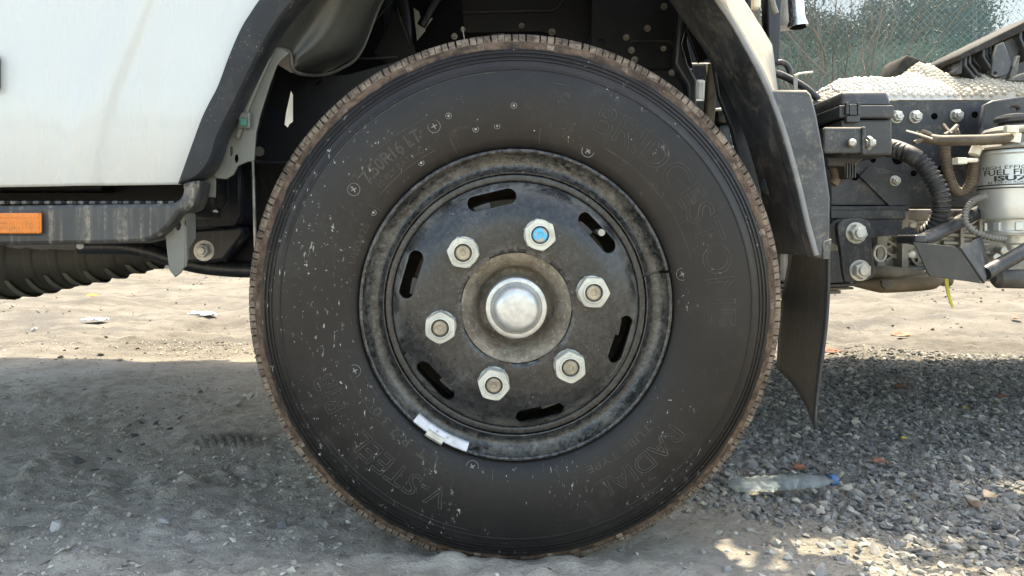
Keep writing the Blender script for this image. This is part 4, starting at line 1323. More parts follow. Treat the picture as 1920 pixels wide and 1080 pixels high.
# ------------------------------------------------------------------ step board
step_o = [(-420, 388), (-60, 386), (322, 381), (336, 372), (342, 358), (343, 343), (371, 338), (371, 356), (367, 374), (357, 391), (337, 399), (326, 412), (314, 427), (290, 446), (270, 453), (249, 456), (0, 460), (-420, 466)]
so = [(p.x, p.y) for p in catmull([(x, y, 0) for x, y in step_o[2:16]], 4)]
step = plate('step_board', step_o[:2] + so + step_o[16:], 1.075, 0.05, M['plastic_step'], truck, bevel=0.006)
tag(step, 'black plastic step board streaked with dried dust')
box('step_tread', (P(-420, 0, 1.09).x, 1.127, P(0, 404, 1.09).z), (P(318, 0, 1.09).x, 1.30, P(0, 389, 1.09).z), M['plastic'], step, 0.004)
for k in range(30):
    x = -300 + k * 21.2
    if x > 315: break
    pbox('tread_tooth', x, 376.5, x + 11, 383, 1.080, 1.12, M['plastic_step'], step, 0.0015)
pbox('reflector_frame', -90, 395, 78, 442, 1.0725, 1.080, M['plastic_step'], step, 0.003)
n = N('amber_lens')
wv = n.node('ShaderNodeTexWave', wave_type='BANDS', bands_direction='X'); n.put(wv.inputs['Vector'], n.P()); wv.inputs['Scale'].default_value = 130
n.bump(wv.outputs['Fac'], 0.7, 0.002)
n.fin(n.mix(n.ramp(n.noise(70, 4), 0.4, 0.7), (0.78, 0.20, 0.012), (0.60, 0.17, 0.02)), 0.22, 0, 0.6, 0.3)
M['amber'] = n.m
rf = pbox('side_reflector', -85, 399, 75, 438, 1.066, 1.0724, M['amber'], step, 0.002); rf['label'] = 'amber side reflector'
for k in range(3): pbox('reflector_rib', -80, 406 + 9.5*k, 71, 408.5 + 9.5*k, 1.0648, 1.0662, M['amber'], step, 0.0004)
tube('step_bracket_bolt', [P(150, 461, 1.10), P(150, 461, 1.085)], 0.005, M['zinc_shade'], truck, 10, 0)
# bent bracket blade
bl = plate('step_bracket', [(309, 439), (320, 424), (338, 401), (346, 397), (346, 500), (338, 512), (328, 520), (317, 506)], 1.10, 0.004, M['primer'], truck, holes=[oval(334, 424, 4.5, 8, 12, 10)], bevel=0.001)
V = [P(346, 397, 1.101), P(363, 400, 1.125), P(364, 446, 1.125), P(351, 466, 1.108), P(350, 485, 1.105), P(346, 500, 1.101)]
o = obj('bracket_flange', mesh('bracket_flange', V, [(0, 1, 2, 3, 4, 5)]), M['primer'], bl)
md = o.modifiers.new('thickness', 'SOLIDIFY'); md.thickness = 0.003
V = [P(352 + 5*math.cos(a), 418 + 9*math.sin(a), 1.1065 - 0.0012 + 0.0072*math.cos(a)) for a in [k*math.pi/6 for k in range(12)]]
obj('flange_hole_dark', mesh('flange_hole_dark', V, [tuple(range(12))]), M['well'], bl)  # flat black oval painting the dark of a hole in the flange

# ------------------------------------------------------------------ chassis above and behind the wheel
def rail(name, D0, xa, xb, z0, z1, m):
    t = 0.006
    pr = [(D0, z0), (D0, z1), (D0 + .07, z1), (D0 + .07, z1 - t), (D0 + t, z1 - t), (D0 + t, z0 + t), (D0 + .07, z0 + t), (D0 + .07, z0)]
    V = [(xx, d, z) for xx in (xa, xb) for d, z in pr]
    Fc = [(i, (i+1) % 8, 8 + (i+1) % 8, 8 + i) for i in range(8)] + [tuple(range(8))[::-1], tuple(range(8, 16))]
    me = mesh(name, V, Fc)
    bm = bmesh.new(); bm.from_mesh(me); bmesh.ops.recalc_face_normals(bm, faces=bm.faces)
    bmesh.ops.bevel(bm, geom=list(bm.edges), offset=0.002, segments=2, affect='EDGES'); bm.to_mesh(me); bm.free()
    return obj(name, me, m, truck)
RD = 1.52
rz1, rz0 = P(0, 189, RD).z, P(0, 384, RD).z
near_rail = rail('chassis_rail', RD, -0.37, 3.2, rz0, rz1, M['frame_dusty'])
front_horn = rail('rail_horn', RD, -1.4, -0.375, 0.47, 0.665, M['frame'])
box('front_crossmember', (-0.85, 1.63, 0.50), (-0.30, 1.75, 0.66), M['frame'], truck, 0.01)
box('gap_dark_sheet', (XF + .05, DP + .10, 0.545), (-0.47, DP + .115, 0.63), M['well'], truck, 0.003)  # dark sheet added to keep the gap above the step black
near_rail['label'] = 'near black steel chassis rail'
far_rail = rail('chassis_rail', 2.45, -0.37, 3.2, rz0, rz1, M['frame'])
for xx in (-0.9, 0.75, 1.9, 2.9):
    box('cross_member', (xx - .05, RD + .075, rz0 + .03), (xx + .05, 2.445, rz1 - .03), M['frame'], truck, 0.006)
# wheel well plates
plate('cab_mount', [(860, -60), (1110, -60), (1110, 70), (1090, 82), (1012, 60), (870, 62)], 1.44, 0.006, M['well'], truck,
      holes=[[(884, 47), (962, 44), (969, 50), (970, 76), (878, 76), (876, 58)]] if False else [], bevel=0.002)
tube('mount_edge', [P(868, 24, 1.438), P(1000, 21, 1.438), P(1040, 18, 1.438), P(1060, -10, 1.438)], 0.0025, M['frame'], truck, 6, 6)
plate('mount_plate', [(1108, -60), (1292, -60), (1290, 80), (1305, 150), (1302, 270), (1180, 270), (1108, 120)], 1.40, 0.006, M['well'], truck,
      holes=[oval(1127, 78, 6, 4, 12, 10), oval(1190, 93, 3, 3, 10)], bevel=0.002)
plate('mount_web', [(1276, -60), (1294, -60), (1292, 30), (1280, 82), (1290, 118), (1308, 150), (1306, 280), (1290, 280), (1288, 160), (1264, 120), (1270, 60)], 1.36, 0.03, M['frame'], truck, bevel=0.006)
tube('mount_fold', [P(1182, 78, 1.398), P(1248, 78, 1.398), P(1262, 84, 1.398)], 0.0022, M['frame'], truck, 6, 4)
pbox('mount_box', 1190, 128, 1302, 300, 1.385, 1.40, M['well'], truck, 0.004)
for (px, py, s) in ((1245, 12, .52), (1214, 53, .52), (1174, 70, .48), (1184, 94, .5), (1190, 112, .5), (1244, 91, .42), (1260, 136, .48), (1272, 30, .5)):
    bolt(px, py, 1.396 if py < 120 else 1.382, s*.62, 20, me=shade_bolt_me)
for (px, py, s) in ((978, 48, .42), (1035, 60, .55), (852, 68, .5), (868, 55, .4)):  # bolts added in place of light specks showing through the plate
    bolt(px, py, 1.436, s*.62, 5, me=shade_bolt_me)
# spring seat seen over the tyre
v, f = sweep([P(932, 40, 1.62), P(932, 48, 1.62), P(932, 52, 1.62), P(932, 64, 1.62), P(932, 68, 1.62), P(932, 110, 1.62)], [0.014, 0.019, 0.015, 0.015, 0.022, 0.022], 20)
obj('spring_seat', mesh('spring_seat', v, f), M['cast_dark'], truck, smooth=True, auto=35)
tube('shock_strut', [P(745, -40, 1.5), P(760, 60, 1.5), P(748, 140, 1.5)], 0.014, M['well'], truck, 12, 6)
plate('shock_bracket', [(735, 14), (760, 40), (780, 100), (770, 120), (726, 118), (700, 100), (722, 60)], 1.48, 0.01, M['well'], truck)
tube('shock_fold', [P(744, 15, 1.478), P(752, 40, 1.478), P(768, 82, 1.478)], 0.0018, M['frame'], truck, 6, 4)
plate('body_bracket', [(775, 14), (786, 22), (790, 44), (798, 56), (782, 76)], 1.70, 0.003, M['white_plastic'], truck, bevel=0.0005)
plate('body_bracket', [(799, 34), (811, 34), (794, 58), (789, 46)], 1.705, 0.003, M['white_plastic'], truck, bevel=0.0005)
tube('steering_link', [P(842, -30, 1.6), P(812, 8, 1.6), P(790, 48, 1.6)], 0.010, M['frame'], truck, 10, 5)
tube('thin_cable', [P(745, -10, 1.46), P(700, 45, 1.46), P(668, 100, 1.46)], 0.0016, M['frame'], truck, 6, 6)
tube('shield_rod', [P(640, 108, 1.45), P(690, 110, 1.45), P(746, 107, 1.45)], 0.0022, M['frame'], truck, 6, 4)
tube('wire_pin', [P(867, 50, 1.43), P(871, 76, 1.43)], 0.0011, M['zinc'], truck, 6, 2)
# engine and gearbox mass under the cab
def prism(name, pts, D0, D1, m, bevel=0.01):
    return plate(name, pts, D0, D1 - D0, m, truck, bevel=bevel, world_xz=True)
prism('engine_block', [(-0.30, 0.52), (0.62, 0.50), (0.66, 0.62), (0.60, 1.18), (-0.28, 1.18), (-0.32, 0.9)], 1.72, 2.28, M['well'], 0.02)
prism('oil_sump', [(-0.25, 0.36), (0.40, 0.34), (0.48, 0.50), (-0.30, 0.52)], 1.82, 2.18, M['cast_dark'], 0.02)
box('well_bulkhead', (-0.41, 1.60, 0.82), (-0.22, 1.70, 1.185), M['well'], truck, 0.01)

# rear of the wheel well: struts and things behind
plate('stay_bracket', [(1328, 118), (1347, 116), (1346, 160), (1340, 240), (1322, 240), (1326, 160)], 1.43, 0.02, M['cast_dark'], truck, bevel=0.004)
plate('guard_stay', [(1330, 30), (1352, 40), (1362, 70), (1368, 130), (1400, 215), (1425, 300), (1432, 420), (1400, 420), (1392, 330), (1370, 240), (1346, 180), (1335, 110), (1300, 60)], 1.33, 0.012, M['frame'], truck, bevel=0.004)
plate('stay_gusset', [(1286, 0), (1330, -20), (1356, 30), (1352, 100), (1310, 118), (1288, 60)], 1.36, 0.008, M['well'], truck, bevel=0.002)
tube('stay_arm', [P(1310, 40, 1.352), P(1330, 60, 1.345), P(1352, 76, 1.34)], 0.006, M['cast_dark'], truck, 8, 5)
tube('stay_arm', [P(1330, 44, 1.352), P(1354, 52, 1.345)], 0.005, M['cast_dark'], truck, 8, 5)
pbox('canister_top', 1345, 198, 1410, 232, 1.47, 1.60, M['frame_dusty'], truck, 0.012)
pbox('canister', 1348, 232, 1412, 276, 1.48, 1.60, dusty('canister_grey', (0.09, 0.10, 0.10), 0.5, dust=0.3), truck, 0.01)
pbox('canister_sticker', 1369, 244, 1384, 258, 1.4785, 1.4799, dusty('pale_blue_sticker', (0.34, 0.44, 0.52), 0.5, dust=0.2), truck, 0.0005)
tube('canister_strap', [P(1340, 206, 1.465), P(1414, 202, 1.465)], 0.003, M['zinc'], truck, 8, 0)
tube('canister_strap', [P(1340, 276, 1.465), P(1416, 276, 1.465)], 0.003, M['zinc'], truck, 8, 0)
tube('cross_pin', [P(1296, 121, 1.45), P(1330, 121, 1.45)], 0.003, M['zinc'], truck, 8, 0)
pbox('bright_gap_block', 1304, 148, 1326, 210, 1.62, 1.70, M['white_plastic'], truck, 0.008)  # cream block standing in for bright background seen through here
tube('bright_gap_ring', [P(1302, 190, 1.60), P(1316, 191, 1.60)], 0.005, M['white_plastic'], truck, 8, 0)
plate('lower_web', [(1380, 276), (1560, 276), (1560, 440), (1440, 440), (1380, 380)], 1.50, 0.01, M['well'], truck)
tube('guard_bolt_cup', [P(1452, 348, 1.26), P(1452, 348, 1.235), P(1452, 348, 1.232)], [0.021, 0.021, 0.015], M['frame_dusty'], truck, 20, 0)
pbox('drag_link', 1464, 430, 1500, 452, 1.45, 1.50, M['cast_dark'], truck, 0.006)
tube('drag_link_rod', [P(1400, 436, 1.47), P(1510, 440, 1.47)], 0.010, M['cast_dark'], truck, 10, 0)
tube('drag_link_boot', [P(1490, 430, 1.46), P(1520, 462, 1.46)], 0.016, M['rubber'], truck, 12, 2, ridge=0.002, pitch=0.010)
pbox('steering_arm', 1462, 455, 1480, 530, 1.50, 1.56, M['cast'], truck, 0.008)

# ------------------------------------------------------------------ mudguard
lip = [(1292, -70), (1340, 0), (1368, 40), (1392, 82), (1418, 130), (1440, 178), (1462, 235), (1481, 298), (1497, 360), (1512, 425), (1527, 478)]
DG = 1.13
lipw = [p for p in catmull([P(x, y, DG) for x, y in lip], 5)]
cen = P(905, 590, DG)
V, Fc = [], []
GN = 9
for i, p in enumerate(lipw):
    t = i / (len(lipw) - 1)
    rdir = Vector((p.x - cen.x, 0, p.z - cen.z)).normalized()
    q_ = min(1, max(0, (t - 0.40) / 0.22)); wide = 0.150 * (1 - q_) + 0.045 * q_; deep = 0.235 * (1 - q_) + 0.12 * q_
    for rr_, dd in ((-0.004, 0.14), (-0.0035, 0.012), (-0.003, -0.004), (0.003, -0.008), (0.008, -0.005), (0.012, 0.002), (wide*0.30, deep*0.22), (wide*0.62, deep*0.52), (wide*0.92, deep*0.88), (wide, deep)):
        q = p + rdir * rr_
        V.append((q.x, p.y + dd, q.z))
m_ = 10
for i in range(len(lipw) - 1):
    for k in range(m_):
        k2 = (k + 1) % m_
        Fc.append((i*m_ + k, i*m_ + k2, (i+1)*m_ + k2, (i+1)*m_ + k))
Fc.append(tuple(range(m_))[::-1]); Fc.append(tuple((len(lipw)-1)*m_ + k for k in range(m_)))
gm = mesh('mudguard', V, Fc)
bm = bmesh.new(); bm.from_mesh(gm); bmesh.ops.recalc_face_normals(bm, faces=bm.faces); bm.to_mesh(gm); bm.free()
guard = obj('mudguard', gm, M['guard'], truck, smooth=True, auto=50)
tag(guard, 'dusty dark plastic mudguard with a highlight painted along its lip')
plate('guard_face', [(1444, 168), (1514, 168), (1522, 176), (1532, 214), (1546, 290), (1558, 372), (1557, 452), (1548, 486), (1528, 482), (1512, 430), (1497, 365), (1478, 295), (1458, 232)], 1.1215, 0.028, M['guard'], guard, bevel=0.004)
plate('guard_hinge', [(1545, 452), (1559, 448), (1557, 486), (1543, 486)], 1.118, 0.003, M['guard'], guard, bevel=0.001)
tube('guard_lip', [p + Vector((0, -0.007, 0)) for p in lipw], 0.0042, dusty('lip_highlight', (0.16, 0.165, 0.17), 0.4, dust=0.5, scale=40), guard, 10, 0)  # bright edge highlight painted as a pale tube along the lip
# mud flap
fa, fb, fc_, fd = P(1557, 470, 1.135), P(1536, 806, 1.135), P(1457, 690, 1.40), P(1488, 440, 1.40)
V, Fc = [], []
nu, nv_ = 14, 18
for i in range(nu + 1):
    u = i / nu
    for j in range(nv_ + 1):
        w_ = j / nv_
        p = (fa.lerp(fd, u)).lerp(fb.lerp(fc_, u), w_)
        p.x += 0.012 * math.sin(math.pi*u) * w_ + 0.004 * math.sin(5*w_ + 2*u)
        V.append(p)
for i in range(nu):
    for j in range(nv_):
        a = i*(nv_+1) + j; Fc.append((a, a+1, a+nv_+2, a+nv_+1))
fl_ = obj('mud_flap', mesh('mud_flap', V, Fc), dusty('flap_rubber', (0.026, 0.027, 0.027), 0.5, dust=0.22, streak=True), truck, smooth=True)
md = fl_.modifiers.new('thickness', 'SOLIDIFY'); md.thickness = 0.004
tag(fl_, 'black rubber mud flap hanging behind the wheel')

# ------------------------------------------------------------------ chassis right of the mudguard
# plastic box with lid
bx = pbox('control_box', 1578, 224, 1674, 291, 1.25, 1.40, M['plastic'], truck, 0.004)
tag(bx, 'black plastic box with latched lid')
def taper_box(name, x0, y0, x1, y1, D0, D1, inset, m, parent, bevel=0.004):
    a, b = P(x0, y1, D0), P(x1, y0, D0)
    bm = bmesh.new()
    bmesh.ops.create_cube(bm, size=1)
    for v in bm.verts:
        top = v.co.z > 0
        s = inset if top else 0
        v.co = Vector((a.x + s*.7 if v.co.x < 0 else b.x - s*.4, D0 + s if v.co.y < 0 else D1 - s, b.z if top else a.z))
    bmesh.ops.bevel(bm, geom=list(bm.edges), offset=bevel, segments=3, affect='EDGES', profile=0.5)
    me = bpy.data.meshes.new(name); bm.to_mesh(me); bm.free()
    return obj(name, me, m, parent, smooth=True, auto=30)
taper_box('lid', 1578, 169, 1673, 198, 1.250, 1.40, 0.008, M['plastic'], bx, 0.006)
pbox('lid_rim', 1574, 197, 1678, 221, 1.244, 1.405, M['plastic'], bx, 0.003)
pbox('latch_side', 1587, 192, 1592, 214, 1.236, 1.244, M['plastic'], bx, 0.001)
pbox('latch_side', 1609, 192, 1614, 214, 1.236, 1.244, M['plastic'], bx, 0.001)
pbox('latch', 1593, 195, 1608, 216, 1.238, 1.246, M['plastic'], bx, 0.0015)
pbox('latch_foot', 1588, 217, 1613, 229, 1.238, 1.25, M['plastic'], bx, 0.0015)
pbox('box_bracket', 1546, 238, 1623, 287, 1.205, 1.215, M['guard'], truck, 0.003)
pbox('bracket_end', 1617, 237, 1624, 289, 1.2, 1.25, M['guard'], truck, 0.002)
tube('bracket_stud', [P(1598, 268, 1.205), P(1598, 268, 1.198), P(1598, 268, 1.19)], [0.007, 0.007, 0.004], M['zinc'], truck, 12, 0)
tube('bracket_stud', [P(1623, 268, 1.20), P(1640, 268, 1.20)], 0.0055, M['zinc'], truck, 6, 0)
tube('bracket_nut', [P(1626, 268, 1.20), P(1632, 268, 1.20)], 0.011, M['zinc'], truck, 6, 0)
# ends behind the box: moulded connectors
plate('connector_block', [(1552, 293), (1626, 291), (1610, 306), (1601, 334), (1585, 334), (1583, 312), (1552, 312)], 1.30, 0.05, M['plastic'], truck, bevel=0.003)
for k in range(4): pbox('connector_rib', 1588 + 5*k, 306, 1590 + 5*k, 333, 1.296, 1.30, M['guard'], truck, 0.0004)
tube('connector_hose', [P(1556, 300, 1.33), P(1568, 330, 1.33), P(1560, 345, 1.33)], 0.009, M['rubber_brown'], truck, 10, 6)
tube('connector_hose', [P(1574, 304, 1.34), P(1580, 325, 1.34), P(1574, 338, 1.34)], 0.006, M['cast_dark'], truck, 10, 6)
# rail fittings
v, f = bolt_data(0.0112, 0.011, 1.22, 0.6)
rail_bolt = mesh('rail_bolt', v, f); rail_bolt.materials.append(M['zinc'])
for (px, py, s) in ((1681, 219, 1.0), (1716, 219, 1.0), (1793, 217, 1.0), (1678, 339, .8)):
    bolt(px, py, RD - .0005, s, random.uniform(0, 60), truck, 'rail_bolt', rail_bolt)
def hole(px, py, r):
    v, f = lathe([(0, -0.0012), (r*0.9, -0.0012), (r, -0.0006), (r*1.06, -0.0002)], 16)
    me = mesh('rail_hole', v, f); me.transform(Matrix.Translation(P(px, py, RD)))
    obj('rail_hole', me, M['hole'], near_rail)
n = N('hole_black'); M['hole'] = n.fin((0.0015, 0.0015, 0.0015), 0.9, 0, 0.05)  # near-black for flat discs that paint the shade inside holes
for (px, py, r) in ((1752, 218, .0065), (1828, 215, .0065), (1637, 327, .0062), (1637, 300, .0055), (1683, 298, .011), (1765, 320, .010), (1713, 325, .006), (1603, 331, .008)):
    hole(px, py, r)
plate('rail_gusset', [(1612, 330), (1630, 312), (1660, 318), (1700, 330), (1706, 384), (1668, 386)], RD - .006, .0055, M['frame_dusty'], truck, holes=[oval(1678, 339, 5, 5)], bevel=0.001)
bolt(1678, 339, RD - .006, .8, 33, truck, 'rail_bolt', rail_bolt)
pbox('rail_lower_flange', 1556, 386, 1706, 396, 1.50, 1.60, M['frame'], truck, 0.003)
plate('side_bracket', [(1838, 246), (1846, 196), (1862, 188), (1960, 174), (1960, 330), (1840, 330)], 1.46, 0.012, M['frame_dusty'], truck, holes=[oval(1903, 205, 9, 5)], bevel=0.004)
# leaf spring shackle
pbox('hanger_plate', 1552, 392, 1700, 412, 1.50, 1.53, M['frame_dusty'], truck, 0.004)
plate('shackle_back', [(1556, 408), (1694, 408), (1690, 440), (1560, 452)], 1.505, 0.02, M['frame_dusty'], truck)
sh = plate('shackle', [(p.x, p.y) for p in catmull([(x, y, 0) for x, y in [(1570, 428), (1576, 416), (1592, 410), (1612, 409), (1630, 415), (1634, 428), (1636, 470), (1641, 505), (1638, 520), (1622, 526), (1594, 530), (1582, 524), (1577, 480)]], 3, True)], 1.46, 0.012, M['frame_dusty'], truck, bevel=0.003)
v, f = bolt_data(0.0175, 0.016, 1.20, 0.62)
big_bolt = mesh('shackle_bolt', v, f); big_bolt.materials.append(M['zinc'])
bolt(1605, 437, 1.458, 1, 12, sh, 'shackle_bolt', big_bolt)
bolt(1612, 507, 1.458, 1, 32, sh, 'shackle_bolt', big_bolt)
tube('spring_eye', [P(1568, 500, 1.47), P(1568, 500, 1.60)], 0.032, M['frame'], truck, 20, 0)
tube('shackle_bush', [P(1580, 436, 1.472), P(1580, 436, 1.6)], 0.028, M['frame'], truck, 20, 0)
for k, (ya, yb) in enumerate(((522, 528), (531, 536), (538, 542), (544, 550))):
    V, Fc = [], []
    x1 = (1606, 1604, 1596, 1572)[k]
    L = P(1400, 0, 1.5).x; R_ = P(x1, 0, 1.5).x
    for i in range(9):
        t = i / 8; xx = L + (R_ - L)*t
        zz = P(0, yb, 1.5).z - 0.018*(1 - t)**1.5
        for dz in (0, P(0, ya, 1.5).z - P(0, yb, 1.5).z):
            for d in (1.49, 1.56): V.append((xx, d, zz + dz))
    for i in range(8):
        a = i*4
        for (p, q) in ((0, 1), (1, 3), (3, 2), (2, 0)): Fc.append((a+p, a+q, a+4+q, a+4+p))
    Fc += [(0, 1, 3, 2), (32, 34, 35, 33)]
    me = mesh('spring_leaf', V, Fc)
    bm = bmesh.new(); bm.from_mesh(me); bmesh.ops.recalc_face_normals(bm, faces=bm.faces); bm.to_mesh(me); bm.free()
    obj('spring_leaf', me, M['frame_dusty'] if k < 2 else M['cast_dark'], truck)
pbox('spring_clip', 1540, 526, 1552, 556, 1.475, 1.5, M['cast_dark'], truck, 0.003)

# gearbox casting
GD = 1.72
gb = plate('gearbox', [(1500, 392), (1985, 392), (1985, 520), (1850, 528), (1800, 522), (1700, 522), (1640, 520), (1500, 520)], GD, 0.34, M['cast'], truck, bevel=0.008)
tag(gb, 'ribbed grey cast gearbox housing')
def rib(x0, y0, x1, y1, w, h=0.016, m='cast'):
    a, b = P(x0, y0, GD), P(x1, y1, GD)
    d = (b - a).normalized(); nrm = Vector((-d.z, 0, d.x)) * w
    V = []
    for p in (a, b):
        for s, k in ((1, 0), (.6, -h), (-.6, -h), (-1, 0)):
            q = p + nrm*s; V.append((q.x, q.y + k, q.z))
    me = mesh('casting_rib', V, [(0, 1, 5, 4), (1, 2, 6, 5), (2, 3, 7, 6), (0, 3, 2, 1), (4, 5, 6, 7)])
    obj('casting_rib', me, M[m], gb)
rib(1684, 392, 1684, 510, .012, .030); rib(1643, 392, 1643, 516, .014, .022); rib(1654, 394, 1654, 470, .006, .016)
for k, y in enumerate((402, 422, 440, 458, 480)):
    rib(1656, y - 8, 1684, y + 8, .0045, .014); rib(1656, y + 8, 1684, y - 8, .0045, .012)
for y in (418, 433, 447, 462, 490, 503): rib(1690, y, 1770, y, .0045, .010)
for y in (410, 424, 440, 455, 470): rib(1764, y, 1850, y + 3, .005, .012)
for x in (1795, 1830): rib(x, 396, x, 470, .006, .018)
rib(1800, 430, 1840, 400, .005, .016); rib(1812, 470, 1850, 420, .005, .016); rib(1764, 400, 1790, 420, .004, .014)
rib(1640, 516, 1760, 508, .010, .020); rib(1690, 508, 1745, 512, .008, .030)
def boss(px, py, r, h, m='cast', top=None):
    v, f = lathe([(0, -h), (r*.55, -h), (r*.9, -h*.96), (r, -h*.85), (r*1.08, .004)], 16)
    me = mesh('casting_boss', v, f); me.transform(Matrix.Translation(P(px, py, GD)))
    obj('casting_boss', me, M[m], gb, smooth=True, auto=40)
for (x, y) in ((1699, 436), (1699, 461)): boss(x, y, .012, .014)
for (x, y) in ((1701, 421), (1699, 477), (1740, 506), (1858, 430), (1856, 482), (1881, 513), (1870, 470), (1790, 500)): boss(x, y, .0095, .026, 'zinc')
ring_p = [P(1649 + 11*math.cos(a), 475 + 15*math.sin(a), GD - .02) for a in [k*math.pi/10 for k in range(21)]]
v, f = sweep(ring_p, .0045, 8, False)
obj('drain_ring', mesh('drain_ring', v, f), M['zinc'], gb, smooth=True)
boss(1649, 475, .012, .014, 'cast_dark')
dia = plate('casting_eye', [(1718, 477), (1729, 487), (1719, 499), (1708, 487)], GD - .02, .02, M['cast'], gb, holes=[oval(1718.5, 487.5, 3.2, 3.5, 10)], bevel=0.001)
# oil pan under the gearbox
pan = [P(1600, 532, 1.66), P(1650, 534, 1.65), P(1700, 532, 1.64), P(1745, 528, 1.64), P(1764, 521, 1.66)]
v, f = sweep(catmull(pan, 6), [0.006 + 0.012*min(1, i/6) - 0.010*max(0, (i-18)/6) for i in range(25)], 14)
obj('oil_pan', mesh('oil_pan', v, f), dusty('pan_brown', (0.10, 0.075, 0.045), 0.7, dust=0.4), truck, smooth=True)
plate('pan_tab', [(1653, 526), (1676, 526), (1675, 538), (1668, 543), (1660, 543), (1654, 536)], 1.61, 0.008, M['cast_dark'], truck, bevel=0.002)
tube('exhaust_pipe', [P(1560, 514, 1.64), P(1640, 510, 1.64), P(1700, 514, 1.65), P(1780, 526, 1.66)], 0.014, M['cast_dark'], truck, 14, 6)
tube('muffler', [P(1862, 523, 1.40), P(1870, 523, 1.40), P(1930, 523, 1.40), P(2050, 523, 1.40)], [.010, .0175, .0185, .0185], dusty('muffler_grey', (0.08, 0.078, 0.072), 0.55, 0.4, dust=0.4), truck, 20, 0)

# hoses, cables
tube('corrugated_conduit', [P(1664, 279, 1.46), P(1690, 284, 1.42), P(1722, 300, 1.40), P(1748, 332, 1.385), P(1764, 370, 1.38), P(1762, 405, 1.385), P(1746, 430, 1.40), P(1722, 444, 1.43), P(1700, 440, 1.47)], 0.0150, M['rubber'], truck, 14, 8, ridge=0.0016, pitch=0.0085)
tube('conduit_tape', [P(1655, 274, 1.47), P(1680, 279, 1.44), P(1704, 289, 1.41), P(1722, 300, 1.40)], 0.0168, M['rubber'], truck, 14, 6)
tube('fuel_hose', [P(1733, 258, 1.40), P(1760, 263, 1.385), P(1800, 263, 1.37), P(1850, 262, 1.36), P(1906, 258, 1.35)], 0.0098, M['rubber_brown'], truck, 14, 8)
tube('return_hose', [P(1800, 248, 1.42), P(1778, 258, 1.43), P(1772, 285, 1.43), P(1778, 325, 1.43), P(1790, 355, 1.43), P(1806, 360, 1.43), P(1820, 345, 1.42), P(1826, 318, 1.41), P(1828, 292, 1.40), P(1836, 276, 1.39)], 0.0095, M['rubber_brown'], truck, 14, 8, ridge=0.0004, pitch=0.006)
tube('hose_clamp', [P(1768, 234, 1.41), P(1776, 244, 1.40), P(1784, 252, 1.39)], 0.004, M['rubber_brown'], truck, 8, 4)
tube('hose_clamp', [P(1794, 236, 1.41), P(1784, 246, 1.40), P(1770, 254, 1.39)], 0.0045, M['rubber_brown'], truck, 8, 4)
tube('cable_tie', [P(1699, 245, 1.37), P(1724, 252, 1.37), P(1748, 260, 1.37)], 0.0017, M['white_plastic'], truck, 6, 4)
for a, b in (((1714, 268), (1728, 262)), ((1718, 248), (1730, 256)), ((1728, 246), (1745, 252))):
    tube('tie_tail', [P(*a, 1.385), P(*b, 1.385)], 0.0042, M['rubber_brown'], truck, 8, 0)
pbox('white_clip', 1796, 295, 1814, 307, 1.372, 1.39, M['white_plastic'], truck, 0.001)
tube('clip_band', [P(1812, 301, 1.378), P(1832, 300, 1.378)], 0.004, M['white_plastic'], truck, 8, 0)
tube('clip_band', [P(1826, 290, 1.385), P(1832, 276, 1.385)], 0.0095, M['white_plastic'], truck, 10, 0)
pbox('white_clip', 1888, 235, 1911, 248, 1.335, 1.345, M['white_plastic'], truck, 0.001)
tube('clip_band', [P(1899, 268, 1.352), P(1902, 250, 1.352)], 0.0115, M['white_plastic'], truck, 12, 0)
tube('sensor_cable', [P(1848, 368, 1.37), P(1826, 376, 1.36), P(1810, 398, 1.35), P(1812, 420, 1.345), P(1830, 436, 1.34), P(1856, 445, 1.335), P(1884, 449, 1.335)], 0.0052, dusty('grey_conduit', (0.16, 0.155, 0.14), 0.6, dust=0.4), truck, 10, 8, ridge=0.0010, pitch=0.0058)

# fuel filter
FC = P(1901, 340, 1.40)
fx, fy = FC.x, FC.y
def fz(py, D=1.345): return P(0, py, D).z
can = [(0.0, fz(278)), (0.060, fz(278)), (0.0615, fz(281)), (0.0615, fz(284)), (0.0585, fz(287)), (0.0578, fz(345)), (0.0585, fz(348)), (0.0578, fz(351)), (0.0570, fz(380)), (0.0555, fz(403)), (0.0530, fz(409)), (0.0450, fz(411)),
       (0.0440, fz(415)), (0.0435, fz(431)), (0.0450, fz(433)), (0.0450, fz(438)), (0.0430, fz(441)), (0.020, fz(442)), (0.018, fz(456)), (0.012, fz(460)), (0.010, fz(470)), (0, fz(470))]
V, Fc = lathe([(r, z) for r, z in can], 56)
V = [(v[0] + fx, v[2] + fy, v[1]) for v in V]
me = mesh('fuel_filter', V, Fc)
bm = bmesh.new(); bm.from_mesh(me); bmesh.ops.remove_doubles(bm, verts=bm.verts, dist=1e-6); bmesh.ops.recalc_face_normals(bm, faces=bm.faces); bm.to_mesh(me); bm.free()
filt = obj('fuel_filter', me, M['filter'], truck, smooth=True, auto=35)
tag(filt, 'silver fuel filter canister with black print')
def ring_z(name, prof, m, parent, seg=40):
    V, Fc = lathe(prof, seg)
    me = mesh(name, [(v[0] + fx, v[2] + fy, v[1]) for v in V], Fc)
    bm = bmesh.new(); bm.from_mesh(me); bmesh.ops.remove_doubles(bm, verts=bm.verts, dist=1e-6); bmesh.ops.recalc_face_normals(bm, faces=bm.faces); bm.to_mesh(me); bm.free()
    return obj(name, me, m, parent, smooth=True, auto=35)
ring_z('filter_head', [(0, fz(276)), (0.064, fz(276)), (0.066, fz(272)), (0.062, fz(266)), (0.040, fz(262)), (0.040, fz(248)), (0.050, fz(246)), (0.052, fz(240)), (0.048, fz(234)), (0.030, fz(229)), (0.022, fz(224)), (0, fz(224))], M['cast'], filt)
